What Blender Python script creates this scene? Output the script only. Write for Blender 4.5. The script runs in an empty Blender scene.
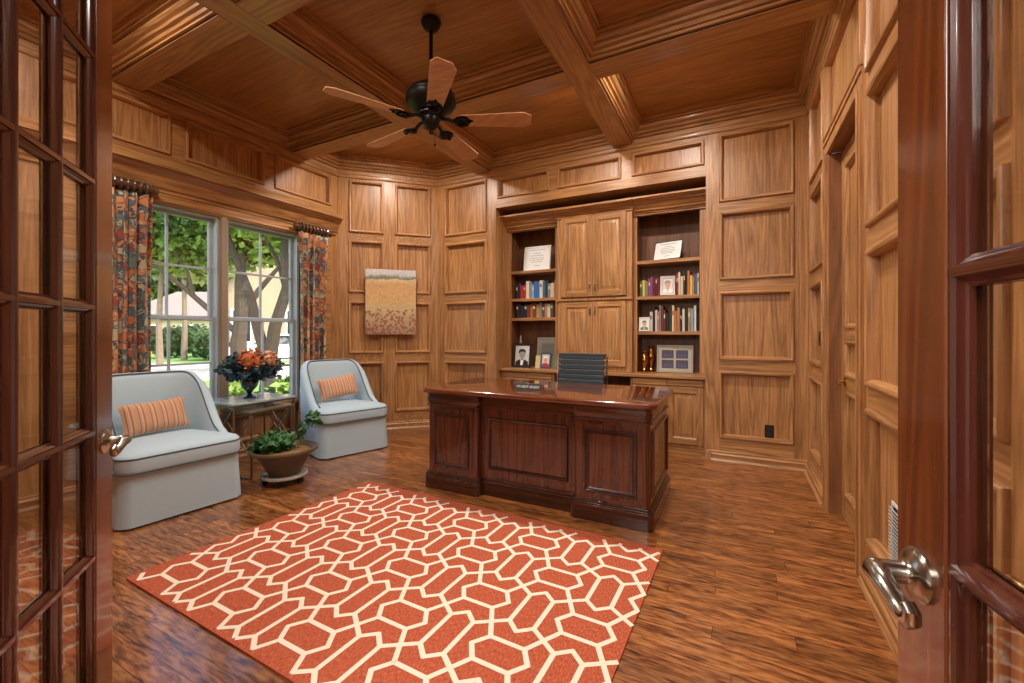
import bpy, math, random
from mathutils import Vector, Matrix
R = math.radians
random.seed(7)
scene = bpy.context.scene
COL = scene.collection
PI = math.pi

# ------------------------------------------------------------------ camera
F, YH, CAMH = 430.0, 333.0, 1.22
YAW = math.atan2(223, 430)
cam_d = bpy.data.cameras.new('camera')
cam = bpy.data.objects.new('camera', cam_d)
COL.objects.link(cam)
cam.location = (0, 0, CAMH)
cam.rotation_euler = (PI / 2, 0, YAW)
cam_d.sensor_width = 36
cam_d.lens = 36 * F / 1024
cam_d.shift_y = -(341.5 - YH) / 1024
cam_d.clip_start = 0.02
cam_d.clip_end = 300
scene.camera = cam
SN, CS = math.sin(YAW), math.cos(YAW)

def afar(px, d):
    """ground position seen in picture column px at depth d (used only to survey the garden)"""
    l = (px - 512) / F * d
    return (l * CS - d * SN, l * SN + d * CS)

# ------------------------------------------------------------------ mesh builder
class MB:
    def __init__(s): s.v = []; s.f = []; s.m = []
    def add(s, vs, fs, m=0):
        b = len(s.v); s.v += [tuple(p) for p in vs]
        for f in fs: s.f.append([b + i for i in f]); s.m.append(m)
    def quad(s, a, b, c, d, m=0): s.add([a, b, c, d], [(0, 1, 2, 3)], m)
    def box(s, x0, x1, y0, y1, z0, z1, m=0, M=None):
        p = [(x, y, z) for x in (x0, x1) for y in (y0, y1) for z in (z0, z1)]
        if M: p = [M(*q) for q in p]
        s.add(p, [(0, 1, 3, 2), (4, 6, 7, 5), (0, 4, 5, 1), (2, 3, 7, 6), (0, 2, 6, 4), (1, 5, 7, 3)], m)
    def prism(s, poly, h0, h1, M=lambda a, b, h: (a, b, h), m=0, inset=0):
        n = len(poly)
        top = offset(poly, inset) if inset else poly
        vs = [M(a, b, h0) for a, b in poly] + [M(a, b, h1) for a, b in top]
        fs = [tuple(range(n - 1, -1, -1)), tuple(range(n, 2 * n))]
        fs += [(i, (i + 1) % n, n + (i + 1) % n, n + i) for i in range(n)]
        s.add(vs, fs, m)
    def loft(s, rings, m=0, closed=True, caps=True):
        n = len(rings[0]); vs = [p for r in rings for p in r]; fs = []
        k = n if closed else n - 1
        for r in range(len(rings) - 1):
            for i in range(k):
                j = (i + 1) % n
                fs.append((r * n + i, r * n + j, (r + 1) * n + j, (r + 1) * n + i))
        if caps and closed:
            fs.append(tuple(range(n - 1, -1, -1)))
            fs.append(tuple((len(rings) - 1) * n + i for i in range(n)))
        s.add(vs, fs, m)
    def lathe(s, prof, c=(0, 0, 0), seg=24, m=0, M=None):
        rings = []
        for r, z in prof:
            ring = [(c[0] + r * math.cos(2 * PI * i / seg), c[1] + r * math.sin(2 * PI * i / seg), c[2] + z) for i in range(seg)]
            if M: ring = [M(*p) for p in ring]
            rings.append(ring)
        s.loft(rings, m)
    def tube(s, pts, r, seg=8, m=0, taper=None):
        pts = [Vector(p) for p in pts]; rings = []; up = None
        for i, p in enumerate(pts):
            t = (pts[min(i + 1, len(pts) - 1)] - pts[max(i - 1, 0)]).normalized()
            if up is None:
                up = Vector((0, 0, 1)) if abs(t.z) < .9 else Vector((1, 0, 0))
            a = t.cross(up).normalized(); b = a.cross(t).normalized(); up = b
            rr = r if taper is None else taper[i]
            rings.append([tuple(p + a * rr * math.cos(2 * PI * k / seg) + b * rr * math.sin(2 * PI * k / seg)) for k in range(seg)])
        s.loft(rings, m)
    def ball(s, c, r, seg=12, m=0, sc=(1, 1, 1)):
        rings = []
        h = seg // 2
        for j in range(h + 1):
            a = -PI / 2 + PI * j / h; rr = max(r * math.cos(a), r * .02)
            rings.append([(c[0] + sc[0] * rr * math.cos(2 * PI * i / seg), c[1] + sc[1] * rr * math.sin(2 * PI * i / seg), c[2] + sc[2] * r * math.sin(a)) for i in range(seg)])
        s.loft(rings, m)
    def sweep(s, poly, prof, M, m=0, em=None):
        """mitred moulding round a closed polygon (counter-clockwise); prof = (inward, height)"""
        rings = []
        for d, h in prof:
            rings.append([M(a, b, h) for a, b in offset(poly, d)])
        n = len(poly)
        vs = [p for r in rings for p in r]; fs = []
        for r in range(len(rings) - 1):
            for i in range(n):
                j = (i + 1) % n
                fs.append((r * n + i, r * n + j, (r + 1) * n + j, (r + 1) * n + i))
        b0 = len(s.f); s.add(vs, fs, m)
        if em:
            for q in range(len(fs)):
                i = q % n; e = Vector(poly[(i + 1) % n]) - Vector(poly[i]); s.m[b0 + q] = em[0] if abs(e.x) > abs(e.y) else em[1]
    def build(s, name, mats, parent=None, bevel=0, smooth=True, seg=2, ang=35):
        me = bpy.data.meshes.new(name)
        me.from_pydata(s.v, [], s.f)
        if not isinstance(mats, (list, tuple)): mats = [mats]
        for mm in mats: me.materials.append(mm)
        for p, i in zip(me.polygons, s.m): p.material_index = i
        if smooth:
            me.shade_smooth(); me.set_sharp_from_angle(angle=R(ang))
        me.update()
        o = bpy.data.objects.new(name, me); COL.objects.link(o)
        if parent: o.parent = parent
        if bevel:
            b = o.modifiers.new('bevel', 'BEVEL'); b.width = bevel; b.segments = seg; b.limit_method = 'ANGLE'; b.angle_limit = R(40); b.harden_normals = True
        return o

def offset(poly, d):
    if not d: return list(poly)
    n = len(poly); out = []
    for i in range(n):
        p0 = Vector(poly[i - 1]); p1 = Vector(poly[i]); p2 = Vector(poly[(i + 1) % n])
        e1 = (p1 - p0).normalized(); e2 = (p2 - p1).normalized()
        n1 = Vector((-e1.y, e1.x)); n2 = Vector((-e2.y, e2.x))
        b = n1 + n2; k = 2 * d / max(b.length_squared, 1e-6)
        q = p1 + b * k
        out.append((q.x, q.y))
    return out
def rect(a0, a1, b0, b1): return [(a0, b0), (a1, b0), (a1, b1), (a0, b1)]
def rrect(a0, a1, b0, b1, r, n=6):
    out = []
    for cx, cy, st in ((a1 - r, b1 - r, 0), (a0 + r, b1 - r, 90), (a0 + r, b0 + r, 180), (a1 - r, b0 + r, 270)):
        for i in range(n + 1):
            a = R(st + 90 * i / n); out.append((cx + r * math.cos(a), cy + r * math.sin(a)))
    return out

def tag(o, label, cat, group=None, kind=None):
    if label: o['label'] = label
    if cat: o['category'] = cat
    if group: o['group'] = group
    if kind: o['kind'] = kind
    return o
def thing(name, label, cat, loc=(0, 0, 0), rz=0, group=None, kind=None):
    o = bpy.data.objects.new(name, None); COL.objects.link(o)
    o.location = loc; o.rotation_euler = (0, 0, rz); o.empty_display_size = .1
    return tag(o, label, cat, group, kind)
def copy_tree(o, parent=None):
    c = o.copy(); COL.objects.link(c); c.parent = parent
    for ch in o.children: copy_tree(ch, c)
    return c

# ------------------------------------------------------------------ materials
def new_mat(name):
    m = bpy.data.materials.new(name); m.use_nodes = True
    nt = m.node_tree; b = nt.nodes['Principled BSDF']
    return m, nt, b
def srgb(r, g, b):
    f = lambda c: (c / 255) / 12.92 if c <= 10 else (((c / 255) + .055) / 1.055) ** 2.4
    return (f(r), f(g), f(b), 1)
def plain(name, col, rough=.5, metal=0, coat=0, noise=.06, scale=30, bump=0, sheen=0):
    m, nt, b = new_mat(name); N = nt.nodes; L = nt.links
    tc = N.new('ShaderNodeTexCoord'); nz = N.new('ShaderNodeTexNoise'); nz.inputs['Scale'].default_value = scale; nz.inputs['Detail'].default_value = 4
    L.new(tc.outputs['Object'], nz.inputs['Vector'])
    mp = N.new('ShaderNodeMapRange'); mp.inputs['To Min'].default_value = 1 - noise; mp.inputs['To Max'].default_value = 1 + noise
    L.new(nz.outputs['Fac'], mp.inputs['Value'])
    hs = N.new('ShaderNodeHueSaturation'); hs.inputs['Color'].default_value = col
    L.new(mp.outputs['Result'], hs.inputs['Value']); L.new(hs.outputs['Color'], b.inputs['Base Color'])
    b.inputs['Roughness'].default_value = rough; b.inputs['Metallic'].default_value = metal
    b.inputs['Coat Weight'].default_value = coat; b.inputs['Coat Roughness'].default_value = .08
    b.inputs['Sheen Weight'].default_value = sheen
    if bump:
        bp = N.new('ShaderNodeBump'); bp.inputs['Strength'].default_value = bump; bp.inputs['Distance'].default_value = .004
        L.new(nz.outputs['Fac'], bp.inputs['Height']); L.new(bp.outputs['Normal'], b.inputs['Normal'])
    return m
def wood(name, light, dark, axis='z', rough=.35, coat=.2, scale=1.0, pores=.62, coatr=.12):
    m, nt, b = new_mat(name); N = nt.nodes; L = nt.links
    tc = N.new('ShaderNodeTexCoord'); oi = N.new('ShaderNodeObjectInfo')
    ad = N.new('ShaderNodeVectorMath'); ad.operation = 'ADD'
    ml = N.new('ShaderNodeVectorMath'); ml.operation = 'SCALE'; ml.inputs[0].default_value = (7.3, 3.1, 5.7)
    L.new(oi.outputs['Random'], ml.inputs['Scale']); L.new(tc.outputs['Object'], ad.inputs[0]); L.new(ml.outputs[0], ad.inputs[1])
    mp = N.new('ShaderNodeMapping')
    k = {'x': (.055, 1, 1), 'y': (1, .055, 1), 'z': (1, 1, .055)}[axis]
    mp.inputs['Scale'].default_value = [c * scale for c in k]
    L.new(ad.outputs[0], mp.inputs['Vector'])
    n1 = N.new('ShaderNodeTexNoise'); n1.inputs['Scale'].default_value = 4.5; n1.inputs['Detail'].default_value = 2; n1.inputs['Distortion'].default_value = .25
    L.new(mp.outputs[0], n1.inputs['Vector'])
    # growth rings: bands of the large noise
    r1 = N.new('ShaderNodeMath'); r1.operation = 'MULTIPLY'; r1.inputs[1].default_value = 34
    L.new(n1.outputs['Fac'], r1.inputs[0])
    r2 = N.new('ShaderNodeMath'); r2.operation = 'PINGPONG'; r2.inputs[1].default_value = 1
    L.new(r1.outputs[0], r2.inputs[0])
    n2 = N.new('ShaderNodeTexNoise'); n2.inputs['Scale'].default_value = 85; n2.inputs['Detail'].default_value = 4; n2.inputs['Roughness'].default_value = .6
    L.new(mp.outputs[0], n2.inputs['Vector'])
    n3 = N.new('ShaderNodeTexNoise'); n3.inputs['Scale'].default_value = 9; n3.inputs['Detail'].default_value = 3
    L.new(mp.outputs[0], n3.inputs['Vector'])
    a0 = N.new('ShaderNodeMath'); a0.operation = 'MULTIPLY'; a0.inputs[1].default_value = .3; L.new(n3.outputs['Fac'], a0.inputs[0])
    a1 = N.new('ShaderNodeMath'); a1.operation = 'MULTIPLY_ADD'; a1.inputs[1].default_value = .2
    L.new(r2.outputs[0], a1.inputs[0]); L.new(a0.outputs[0], a1.inputs[2])
    a2 = N.new('ShaderNodeMath'); a2.operation = 'MULTIPLY_ADD'; a2.inputs[1].default_value = pores
    L.new(n2.outputs['Fac'], a2.inputs[0]); L.new(a1.outputs[0], a2.inputs[2])
    cr = N.new('ShaderNodeValToRGB'); cr.color_ramp.elements[0].color = dark; cr.color_ramp.elements[0].position = .3
    cr.color_ramp.elements[1].color = light; cr.color_ramp.elements[1].position = .78
    L.new(a2.outputs[0], cr.inputs['Fac'])
    hs = N.new('ShaderNodeHueSaturation')
    mr = N.new('ShaderNodeMapRange'); mr.inputs['To Min'].default_value = .9; mr.inputs['To Max'].default_value = 1.08
    L.new(oi.outputs['Random'], mr.inputs['Value']); L.new(mr.outputs[0], hs.inputs['Value'])
    L.new(cr.outputs['Color'], hs.inputs['Color']); L.new(hs.outputs['Color'], b.inputs['Base Color'])
    b.inputs['Roughness'].default_value = rough; b.inputs['Coat Weight'].default_value = coat; b.inputs['Coat Roughness'].default_value = coatr
    bp = N.new('ShaderNodeBump'); bp.inputs['Strength'].default_value = .12; bp.inputs['Distance'].default_value = .002
    L.new(a2.outputs[0], bp.inputs['Height']); L.new(bp.outputs['Normal'], b.inputs['Normal'])
    return m
OL, OD = srgb(202, 148, 92), srgb(116, 72, 38)

OAK = {a: wood('oak_' + a, OL, OD, a, .4, .18, coatr=.28) for a in 'xyz'}
oak_shaded = wood('oak_jamb_shaded', srgb(158, 106, 66), srgb(96, 60, 36), 'z', .45, .1)  # oak darkened so the jamb colour carries the shade of the recess
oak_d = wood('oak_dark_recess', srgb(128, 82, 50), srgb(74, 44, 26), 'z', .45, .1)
CL, CD = srgb(176, 124, 66), srgb(116, 76, 36)
CEIL = {a: wood('ceiling_oak_' + a, CL, CD, a, .4, .2) for a in 'xy'}
BEAM = {a: wood('beam_oak_' + a, srgb(196, 146, 92), srgb(120, 80, 44), a, .4, .2) for a in 'xy'}
OAK45 = OAK['z']
ML, MD = srgb(116, 58, 33), srgb(58, 27, 15)
MAHd = wood('mahogany_dark', srgb(66, 32, 22), srgb(38, 18, 13), 'z', .22, .7, pores=.35, coatr=.06)
MTOP = wood('mahogany_top', srgb(132, 70, 38), srgb(82, 38, 20), 'x', .2, .7, pores=.35, coatr=.05)
MAHp = wood('mahogany_plinth', srgb(86, 43, 26), srgb(46, 22, 14), 'x', .22, .7, pores=.35, coatr=.06)
MAH = {a: wood('mahogany_' + a, ML, MD, a, .25, .6, pores=.35, coatr=.06) for a in 'xyz'}
DR = wood('door_cherry_z', srgb(148, 84, 42), srgb(96, 48, 22), 'z', .25, .7, pores=.3, coatr=.1)
DRb = wood('door_bead_z', srgb(112, 56, 42), srgb(70, 32, 27), 'z', .18, .9, pores=.3, coatr=.05)
DRx = wood('door_cherry_x', srgb(118, 56, 32), srgb(76, 32, 20), 'x', .2, .8, pores=.3, coatr=.05)
BLADE = wood('blade_oak', srgb(216, 168, 124), srgb(176, 124, 86), 'x', .4, .2)
nickel = plain('satin_nickel', srgb(178, 172, 162), .22, 1, noise=.03)
brass = plain('aged_brass', srgb(196, 158, 92), .25, 1, noise=.05)
gold = plain('polished_brass', srgb(176, 122, 62), .18, 1, noise=.05)
iron = plain('black_iron', srgb(34, 32, 31), .4, .7, noise=.15)
bronze = plain('bronze_frame_metal', srgb(136, 116, 90), .35, .8, noise=.1)
blackp = plain('black_plastic', srgb(18, 17, 17), .4)
white = plain('white_paint', srgb(226, 226, 224), .45)
sash_m = plain('window_sash_paint', srgb(172, 178, 184), .45, noise=.03)
mull_m = plain('window_mullion_paint', srgb(150, 128, 106), .5, noise=.05)
fabric = plain('pale_blue_linen', srgb(182, 203, 215), .85, noise=.06, scale=180, bump=.15, sheen=.2)
pipe_m = plain('grey_piping', srgb(74, 84, 92), .8)
leather = plain('black_leather', srgb(62, 70, 75), .38, noise=.12, scale=60, bump=.1)
chrome = plain('chrome', srgb(200, 200, 205), .1, 1)
rubber = plain('dark_rubber', srgb(30, 30, 32), .6)
glass_top = plain('stone_table_top', srgb(162, 178, 184), .15, noise=.1, scale=12, coat=.4)
copper_top = plain('bronze_table_top', srgb(120, 108, 88), .25, .3, noise=.15, scale=14)
terracotta = plain('glazed_clay', srgb(98, 78, 54), .35, noise=.25, scale=9, bump=.1)
navy = plain('navy_glaze', srgb(22, 34, 56), .15, noise=.1, coat=.6)
leaf_d = plain('dark_teal_leaf', srgb(44, 72, 84), .5, noise=.35, scale=20)
leaf_g = plain('green_leaf', srgb(66, 116, 62), .45, noise=.4, scale=24)
leaf_s = plain('silver_green_leaf', srgb(96, 124, 116), .5, noise=.25, scale=24)
bloom_o = plain('orange_petal', srgb(206, 118, 62), .7, noise=.25, scale=60)
bloom_p = plain('peach_petal', srgb(222, 168, 130), .7, noise=.15, scale=60)
soil = plain('brown_moss', srgb(150, 112, 72), .9, noise=.3, scale=40, bump=.6)
cream = plain('cream_yarn', srgb(236, 222, 200), .95, noise=.08, scale=260, bump=.4)
paper = plain('paper', srgb(232, 233, 232), .55, noise=.03)
ink = plain('grey_ink', srgb(140, 138, 130), .6)
silver = plain('silver_frame', srgb(188, 186, 180), .3, .6)
def glass_pane():
    m, nt, b = new_mat('clear_glass'); N = nt.nodes; L = nt.links
    N.remove(b); out = N['Material Output']
    lw = N.new('ShaderNodeLayerWeight'); lw.inputs['Blend'].default_value = .5
    pw = N.new('ShaderNodeMath'); pw.operation = 'POWER'; pw.inputs[1].default_value = 5; L.new(lw.outputs['Facing'], pw.inputs[0])
    fr = N.new('ShaderNodeMath'); fr.operation = 'MULTIPLY_ADD'; fr.inputs[1].default_value = .96; fr.inputs[2].default_value = .04; L.new(pw.outputs[0], fr.inputs[0])
    t = N.new('ShaderNodeBsdfTransparent'); g = N.new('ShaderNodeBsdfGlossy'); g.inputs['Roughness'].default_value = .01
    mx = N.new('ShaderNodeMixShader')
    L.new(fr.outputs[0], mx.inputs['Fac']); L.new(t.outputs[0], mx.inputs[1]); L.new(g.outputs[0], mx.inputs[2])
    L.new(mx.outputs[0], out.inputs['Surface'])
    return m
glass = glass_pane()
def floor_mat():
    m, nt, b = new_mat('oak_floorboards'); N = nt.nodes; L = nt.links
    tc = N.new('ShaderNodeTexCoord')
    br = N.new('ShaderNodeTexBrick'); br.inputs['Scale'].default_value = 1; br.inputs['Brick Width'].default_value = 1.15; br.inputs['Row Height'].default_value = .082
    br.inputs['Mortar Size'].default_value = .0012; br.inputs['Mortar Smooth'].default_value = 0; br.offset = 0; br.offset_frequency = 2
    br.inputs['Color1'].default_value = (0, 0, 0, 1); br.inputs['Color2'].default_value = (1, 1, 1, 1); br.inputs['Mortar'].default_value = (.5, .5, .5, 1)
    sx = N.new('ShaderNodeSeparateXYZ'); L.new(tc.outputs['Object'], sx.inputs[0])
    rw = N.new('ShaderNodeMath'); rw.operation = 'DIVIDE'; rw.inputs[1].default_value = .082; L.new(sx.outputs['Y'], rw.inputs[0])
    fl = N.new('ShaderNodeMath'); fl.operation = 'FLOOR'; L.new(rw.outputs[0], fl.inputs[0])
    wn = N.new('ShaderNodeTexWhiteNoise'); wn.noise_dimensions = '1D'; L.new(fl.outputs[0], wn.inputs['W'])
    xo = N.new('ShaderNodeMath'); xo.operation = 'MULTIPLY_ADD'; xo.inputs[1].default_value = 5; L.new(wn.outputs['Value'], xo.inputs[0]); L.new(sx.outputs['X'], xo.inputs[2])
    cx = N.new('ShaderNodeCombineXYZ'); L.new(xo.outputs[0], cx.inputs['X']); L.new(sx.outputs['Y'], cx.inputs['Y'])
    L.new(cx.outputs[0], br.inputs['Vector'])
    # a shift per board so the grain breaks at the joints
    sh = N.new('ShaderNodeVectorMath'); sh.operation = 'SCALE'; sh.inputs['Scale'].default_value = 9
    L.new(br.outputs['Color'], sh.inputs[0])
    ad = N.new('ShaderNodeVectorMath'); L.new(tc.outputs['Object'], ad.inputs[0]); L.new(sh.outputs[0], ad.inputs[1])
    mp = N.new('ShaderNodeMapping'); mp.inputs['Scale'].default_value = (.16, 1, 1); L.new(ad.outputs[0], mp.inputs['Vector'])
    n1 = N.new('ShaderNodeTexNoise'); n1.inputs['Scale'].default_value = 30; n1.inputs['Detail'].default_value = 6; n1.inputs['Roughness'].default_value = .65; n1.inputs['Distortion'].default_value = 1.0
    n2 = N.new('ShaderNodeTexNoise'); n2.inputs['Scale'].default_value = 90; n2.inputs['Detail'].default_value = 3
    L.new(mp.outputs[0], n1.inputs['Vector']); L.new(mp.outputs[0], n2.inputs['Vector'])
    a = N.new('ShaderNodeMath'); a.operation = 'MULTIPLY_ADD'; a.inputs[1].default_value = .45; L.new(n2.outputs['Fac'], a.inputs[0])
    c = N.new('ShaderNodeMath'); c.operation = 'MULTIPLY'; c.inputs[1].default_value = .75; L.new(n1.outputs['Fac'], c.inputs[0]); L.new(c.outputs[0], a.inputs[2])
    cr = N.new('ShaderNodeValToRGB'); e = cr.color_ramp.elements
    e[0].position = .45; e[0].color = srgb(58, 29, 13); e[1].position = .71; e[1].color = srgb(178, 118, 66)
    x = cr.color_ramp.elements.new(.57); x.color = srgb(134, 78, 37)
    L.new(a.outputs[0], cr.inputs['Fac'])
    hs = N.new('ShaderNodeHueSaturation'); mr = N.new('ShaderNodeMapRange'); mr.inputs['To Min'].default_value = .68; mr.inputs['To Max'].default_value = 1.18
    L.new(br.outputs['Color'], mr.inputs['Value']); L.new(mr.outputs[0], hs.inputs['Value']); L.new(cr.outputs[0], hs.inputs['Color'])
    mx = N.new('ShaderNodeMix'); mx.data_type = 'RGBA'; mx.inputs['B'].default_value = srgb(46, 22, 10)
    L.new(br.outputs['Fac'], mx.inputs['Factor']); L.new(hs.outputs[0], mx.inputs['A']); L.new(mx.outputs['Result'], b.inputs['Base Color'])
    b.inputs['Roughness'].default_value = .3; b.inputs['Coat Weight'].default_value = .5; b.inputs['Coat Roughness'].default_value = .1
    bp = N.new('ShaderNodeBump'); bp.inputs['Strength'].default_value = .25; bp.inputs['Distance'].default_value = .002
    L.new(a.outputs[0], bp.inputs['Height']); L.new(bp.outputs[0], b.inputs['Normal'])
    return m
def rug_mat():
    m, nt, b = new_mat('rust_wool'); N = nt.nodes; L = nt.links
    tc = N.new('ShaderNodeTexCoord'); mp = N.new('ShaderNodeMapping'); mp.inputs['Scale'].default_value = (90, 30, 1)
    L.new(tc.outputs['Object'], mp.inputs['Vector'])
    n = N.new('ShaderNodeTexNoise'); n.inputs['Scale'].default_value = 2; n.inputs['Detail'].default_value = 4; L.new(mp.outputs[0], n.inputs['Vector'])
    cr = N.new('ShaderNodeValToRGB'); e = cr.color_ramp.elements
    e[0].position = .3; e[0].color = srgb(146, 58, 38); e[1].position = .75; e[1].color = srgb(202, 116, 74)
    x = e.new(.5); x.color = srgb(178, 82, 52)
    L.new(n.outputs['Fac'], cr.inputs['Fac']); L.new(cr.outputs[0], b.inputs['Base Color'])
    b.inputs['Roughness'].default_value = .95
    bp = N.new('ShaderNodeBump'); bp.inputs['Strength'].default_value = .5; bp.inputs['Distance'].default_value = .003
    L.new(n.outputs['Fac'], bp.inputs['Height']); L.new(bp.outputs[0], b.inputs['Normal'])
    return m
def curtain_mat():
    m, nt, b = new_mat('curtain_print'); N = nt.nodes; L = nt.links
    tc = N.new('ShaderNodeTexCoord')
    nz = N.new('ShaderNodeTexNoise'); nz.inputs['Scale'].default_value = 10; nz.inputs['Detail'].default_value = 3; L.new(tc.outputs['UV'], nz.inputs['Vector'])
    ds = N.new('ShaderNodeVectorMath'); ds.operation = 'MULTIPLY_ADD'; ds.inputs[1].default_value = (.16, .16, 0)
    L.new(nz.outputs['Color'], ds.inputs[0]); L.new(tc.outputs['UV'], ds.inputs[2])
    v = N.new('ShaderNodeTexVoronoi'); v.inputs['Scale'].default_value = 16; L.new(ds.outputs[0], v.inputs['Vector'])
    sp = N.new('ShaderNodeSeparateColor'); L.new(v.outputs['Color'], sp.inputs[0])
    cr = N.new('ShaderNodeValToRGB'); cr.color_ramp.interpolation = 'CONSTANT'; e = cr.color_ramp.elements
    cols = [(0, srgb(196, 116, 66)), (.28, srgb(86, 106, 112)), (.38, srgb(190, 172, 136)), (.52, srgb(164, 70, 50)), (.62, srgb(206, 138, 84)), (.84, srgb(104, 120, 112))]
    e[0].position = 0; e[0].color = cols[0][1]; e[1].position = cols[1][0]; e[1].color = cols[1][1]
    for p, c in cols[2:]: q = e.new(p); q.color = c
    L.new(sp.outputs[0], cr.inputs['Fac'])
    v2 = N.new('ShaderNodeTexVoronoi'); v2.feature = 'DISTANCE_TO_EDGE'; v2.inputs['Scale'].default_value = 16; L.new(ds.outputs[0], v2.inputs['Vector'])
    ed = N.new('ShaderNodeMath'); ed.operation = 'LESS_THAN'; ed.inputs[1].default_value = .05; L.new(v2.outputs['Distance'], ed.inputs[0])
    wt = N.new('ShaderNodeMath'); wt.operation = 'COMPARE'; wt.inputs[1].default_value = .27; wt.inputs[2].default_value = .055; L.new(v.outputs['Distance'], wt.inputs[0])
    m1 = N.new('ShaderNodeMix'); m1.data_type = 'RGBA'; m1.inputs['B'].default_value = srgb(66, 80, 88); L.new(ed.outputs[0], m1.inputs['Factor']); L.new(cr.outputs[0], m1.inputs['A'])
    m2 = N.new('ShaderNodeMix'); m2.data_type = 'RGBA'; m2.inputs['B'].default_value = srgb(196, 176, 142); L.new(wt.outputs[0], m2.inputs['Factor']); L.new(m1.outputs['Result'], m2.inputs['A'])
    L.new(m2.outputs['Result'], b.inputs['Base Color']); b.inputs['Roughness'].default_value = .85; b.inputs['Sheen Weight'].default_value = .15
    return m
def stripe_mat():
    m, nt, b = new_mat('striped_pillow'); N = nt.nodes; L = nt.links
    tc = N.new('ShaderNodeTexCoord'); sp = N.new('ShaderNodeSeparateXYZ'); L.new(tc.outputs['Object'], sp.inputs[0])
    k = N.new('ShaderNodeMath'); k.operation = 'MULTIPLY'; k.inputs[1].default_value = 15; L.new(sp.outputs['X'], k.inputs[0])
    fr = N.new('ShaderNodeMath'); fr.operation = 'FRACT'; L.new(k.outputs[0], fr.inputs[0])
    cr = N.new('ShaderNodeValToRGB'); e = cr.color_ramp.elements; cr.color_ramp.interpolation = 'CONSTANT'
    cols = [(0, srgb(206, 156, 122)), (.3, srgb(176, 108, 80)), (.38, srgb(210, 164, 132)), (.55, srgb(218, 190, 162)), (.63, srgb(192, 130, 98)), (.72, srgb(160, 104, 82)), (.78, srgb(210, 162, 128))]
    e[0].color = cols[0][1]; e[1].position = cols[1][0]; e[1].color = cols[1][1]
    for p, c in cols[2:]: q = e.new(p); q.color = c
    L.new(fr.outputs[0], cr.inputs['Fac'])
    L.new(cr.outputs[0], b.inputs['Base Color']); b.inputs['Roughness'].default_value = .9
    return m
def painting_mat():
    """poppy field: pale sky, dark tree line, ochre field, red dabs in front (object x across, z up)"""
    m, nt, b = new_mat('painted_canvas'); N = nt.nodes; L = nt.links
    tc = N.new('ShaderNodeTexCoord'); sp = N.new('ShaderNodeSeparateXYZ'); L.new(tc.outputs['Object'], sp.inputs[0])
    nz = N.new('ShaderNodeTexNoise'); nz.inputs['Scale'].default_value = 14; nz.inputs['Detail'].default_value = 5; L.new(tc.outputs['Object'], nz.inputs['Vector'])
    ma = N.new('ShaderNodeMath'); ma.operation = 'MULTIPLY_ADD'; ma.inputs[1].default_value = .09; L.new(nz.outputs['Fac'], ma.inputs[0]); L.new(sp.outputs['Z'], ma.inputs[2])
    mr = N.new('ShaderNodeMapRange'); mr.inputs['From Min'].default_value = .0; mr.inputs['From Max'].default_value = .86; L.new(ma.outputs[0], mr.inputs['Value'])
    cr = N.new('ShaderNodeValToRGB'); e = cr.color_ramp.elements
    e[0].position = 0; e[0].color = srgb(150, 122, 84); e[1].position = 1; e[1].color = srgb(206, 200, 200)
    for p, c in [(.2, srgb(176, 142, 92)), (.42, srgb(198, 168, 110)), (.55, srgb(206, 156, 84)), (.78, srgb(202, 148, 78)), (.845, srgb(206, 178, 128)), (.865, srgb(112, 116, 86)), (.89, srgb(138, 140, 120)), (.92, srgb(194, 188, 184))]:
        q = e.new(p); q.color = c
    L.new(mr.outputs[0], cr.inputs['Fac'])
    v = N.new('ShaderNodeTexVoronoi'); v.inputs['Scale'].default_value = 27; dv = N.new('ShaderNodeVectorMath'); dv.operation = 'MULTIPLY_ADD'; dv.inputs[1].default_value = (.05, .05, .05); L.new(nz.outputs['Color'], dv.inputs[0]); L.new(tc.outputs['Object'], dv.inputs[2]); L.new(dv.outputs[0], v.inputs['Vector'])
    lt = N.new('ShaderNodeMath'); lt.operation = 'LESS_THAN'; lt.inputs[1].default_value = .46; L.new(v.outputs['Distance'], lt.inputs[0])
    zl = N.new('ShaderNodeMath'); zl.operation = 'LESS_THAN'; zl.inputs[1].default_value = .36; L.new(ma.outputs[0], zl.inputs[0])
    mu = N.new('ShaderNodeMath'); mu.operation = 'MULTIPLY'; L.new(lt.outputs[0], mu.inputs[0]); L.new(zl.outputs[0], mu.inputs[1])
    mu2 = N.new('ShaderNodeMath'); mu2.operation = 'MULTIPLY'; mu2.inputs[1].default_value = .8; L.new(mu.outputs[0], mu2.inputs[0])
    mx = N.new('ShaderNodeMix'); mx.data_type = 'RGBA'; mx.inputs['B'].default_value = srgb(148, 48, 44)
    L.new(mu2.outputs[0], mx.inputs['Factor']); L.new(cr.outputs[0], mx.inputs['A'])
    nf = N.new('ShaderNodeTexNoise'); nf.inputs['Scale'].default_value = 45; nf.inputs['Detail'].default_value = 4; L.new(tc.outputs['Object'], nf.inputs['Vector'])
    hr = N.new('ShaderNodeMapRange'); hr.inputs['To Min'].default_value = .62; hr.inputs['To Max'].default_value = 1.35; L.new(nf.outputs['Fac'], hr.inputs['Value'])
    hv = N.new('ShaderNodeHueSaturation'); hv.inputs['Saturation'].default_value = .88; L.new(hr.outputs[0], hv.inputs['Value']); L.new(mx.outputs['Result'], hv.inputs['Color'])
    L.new(hv.outputs[0], b.inputs['Base Color']); b.inputs['Roughness'].default_value = .6
    return m
floor_m, rug_m, curt_m, stripe_m, art_m = floor_mat(), rug_mat(), curtain_mat(), stripe_mat(), painting_mat()

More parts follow.
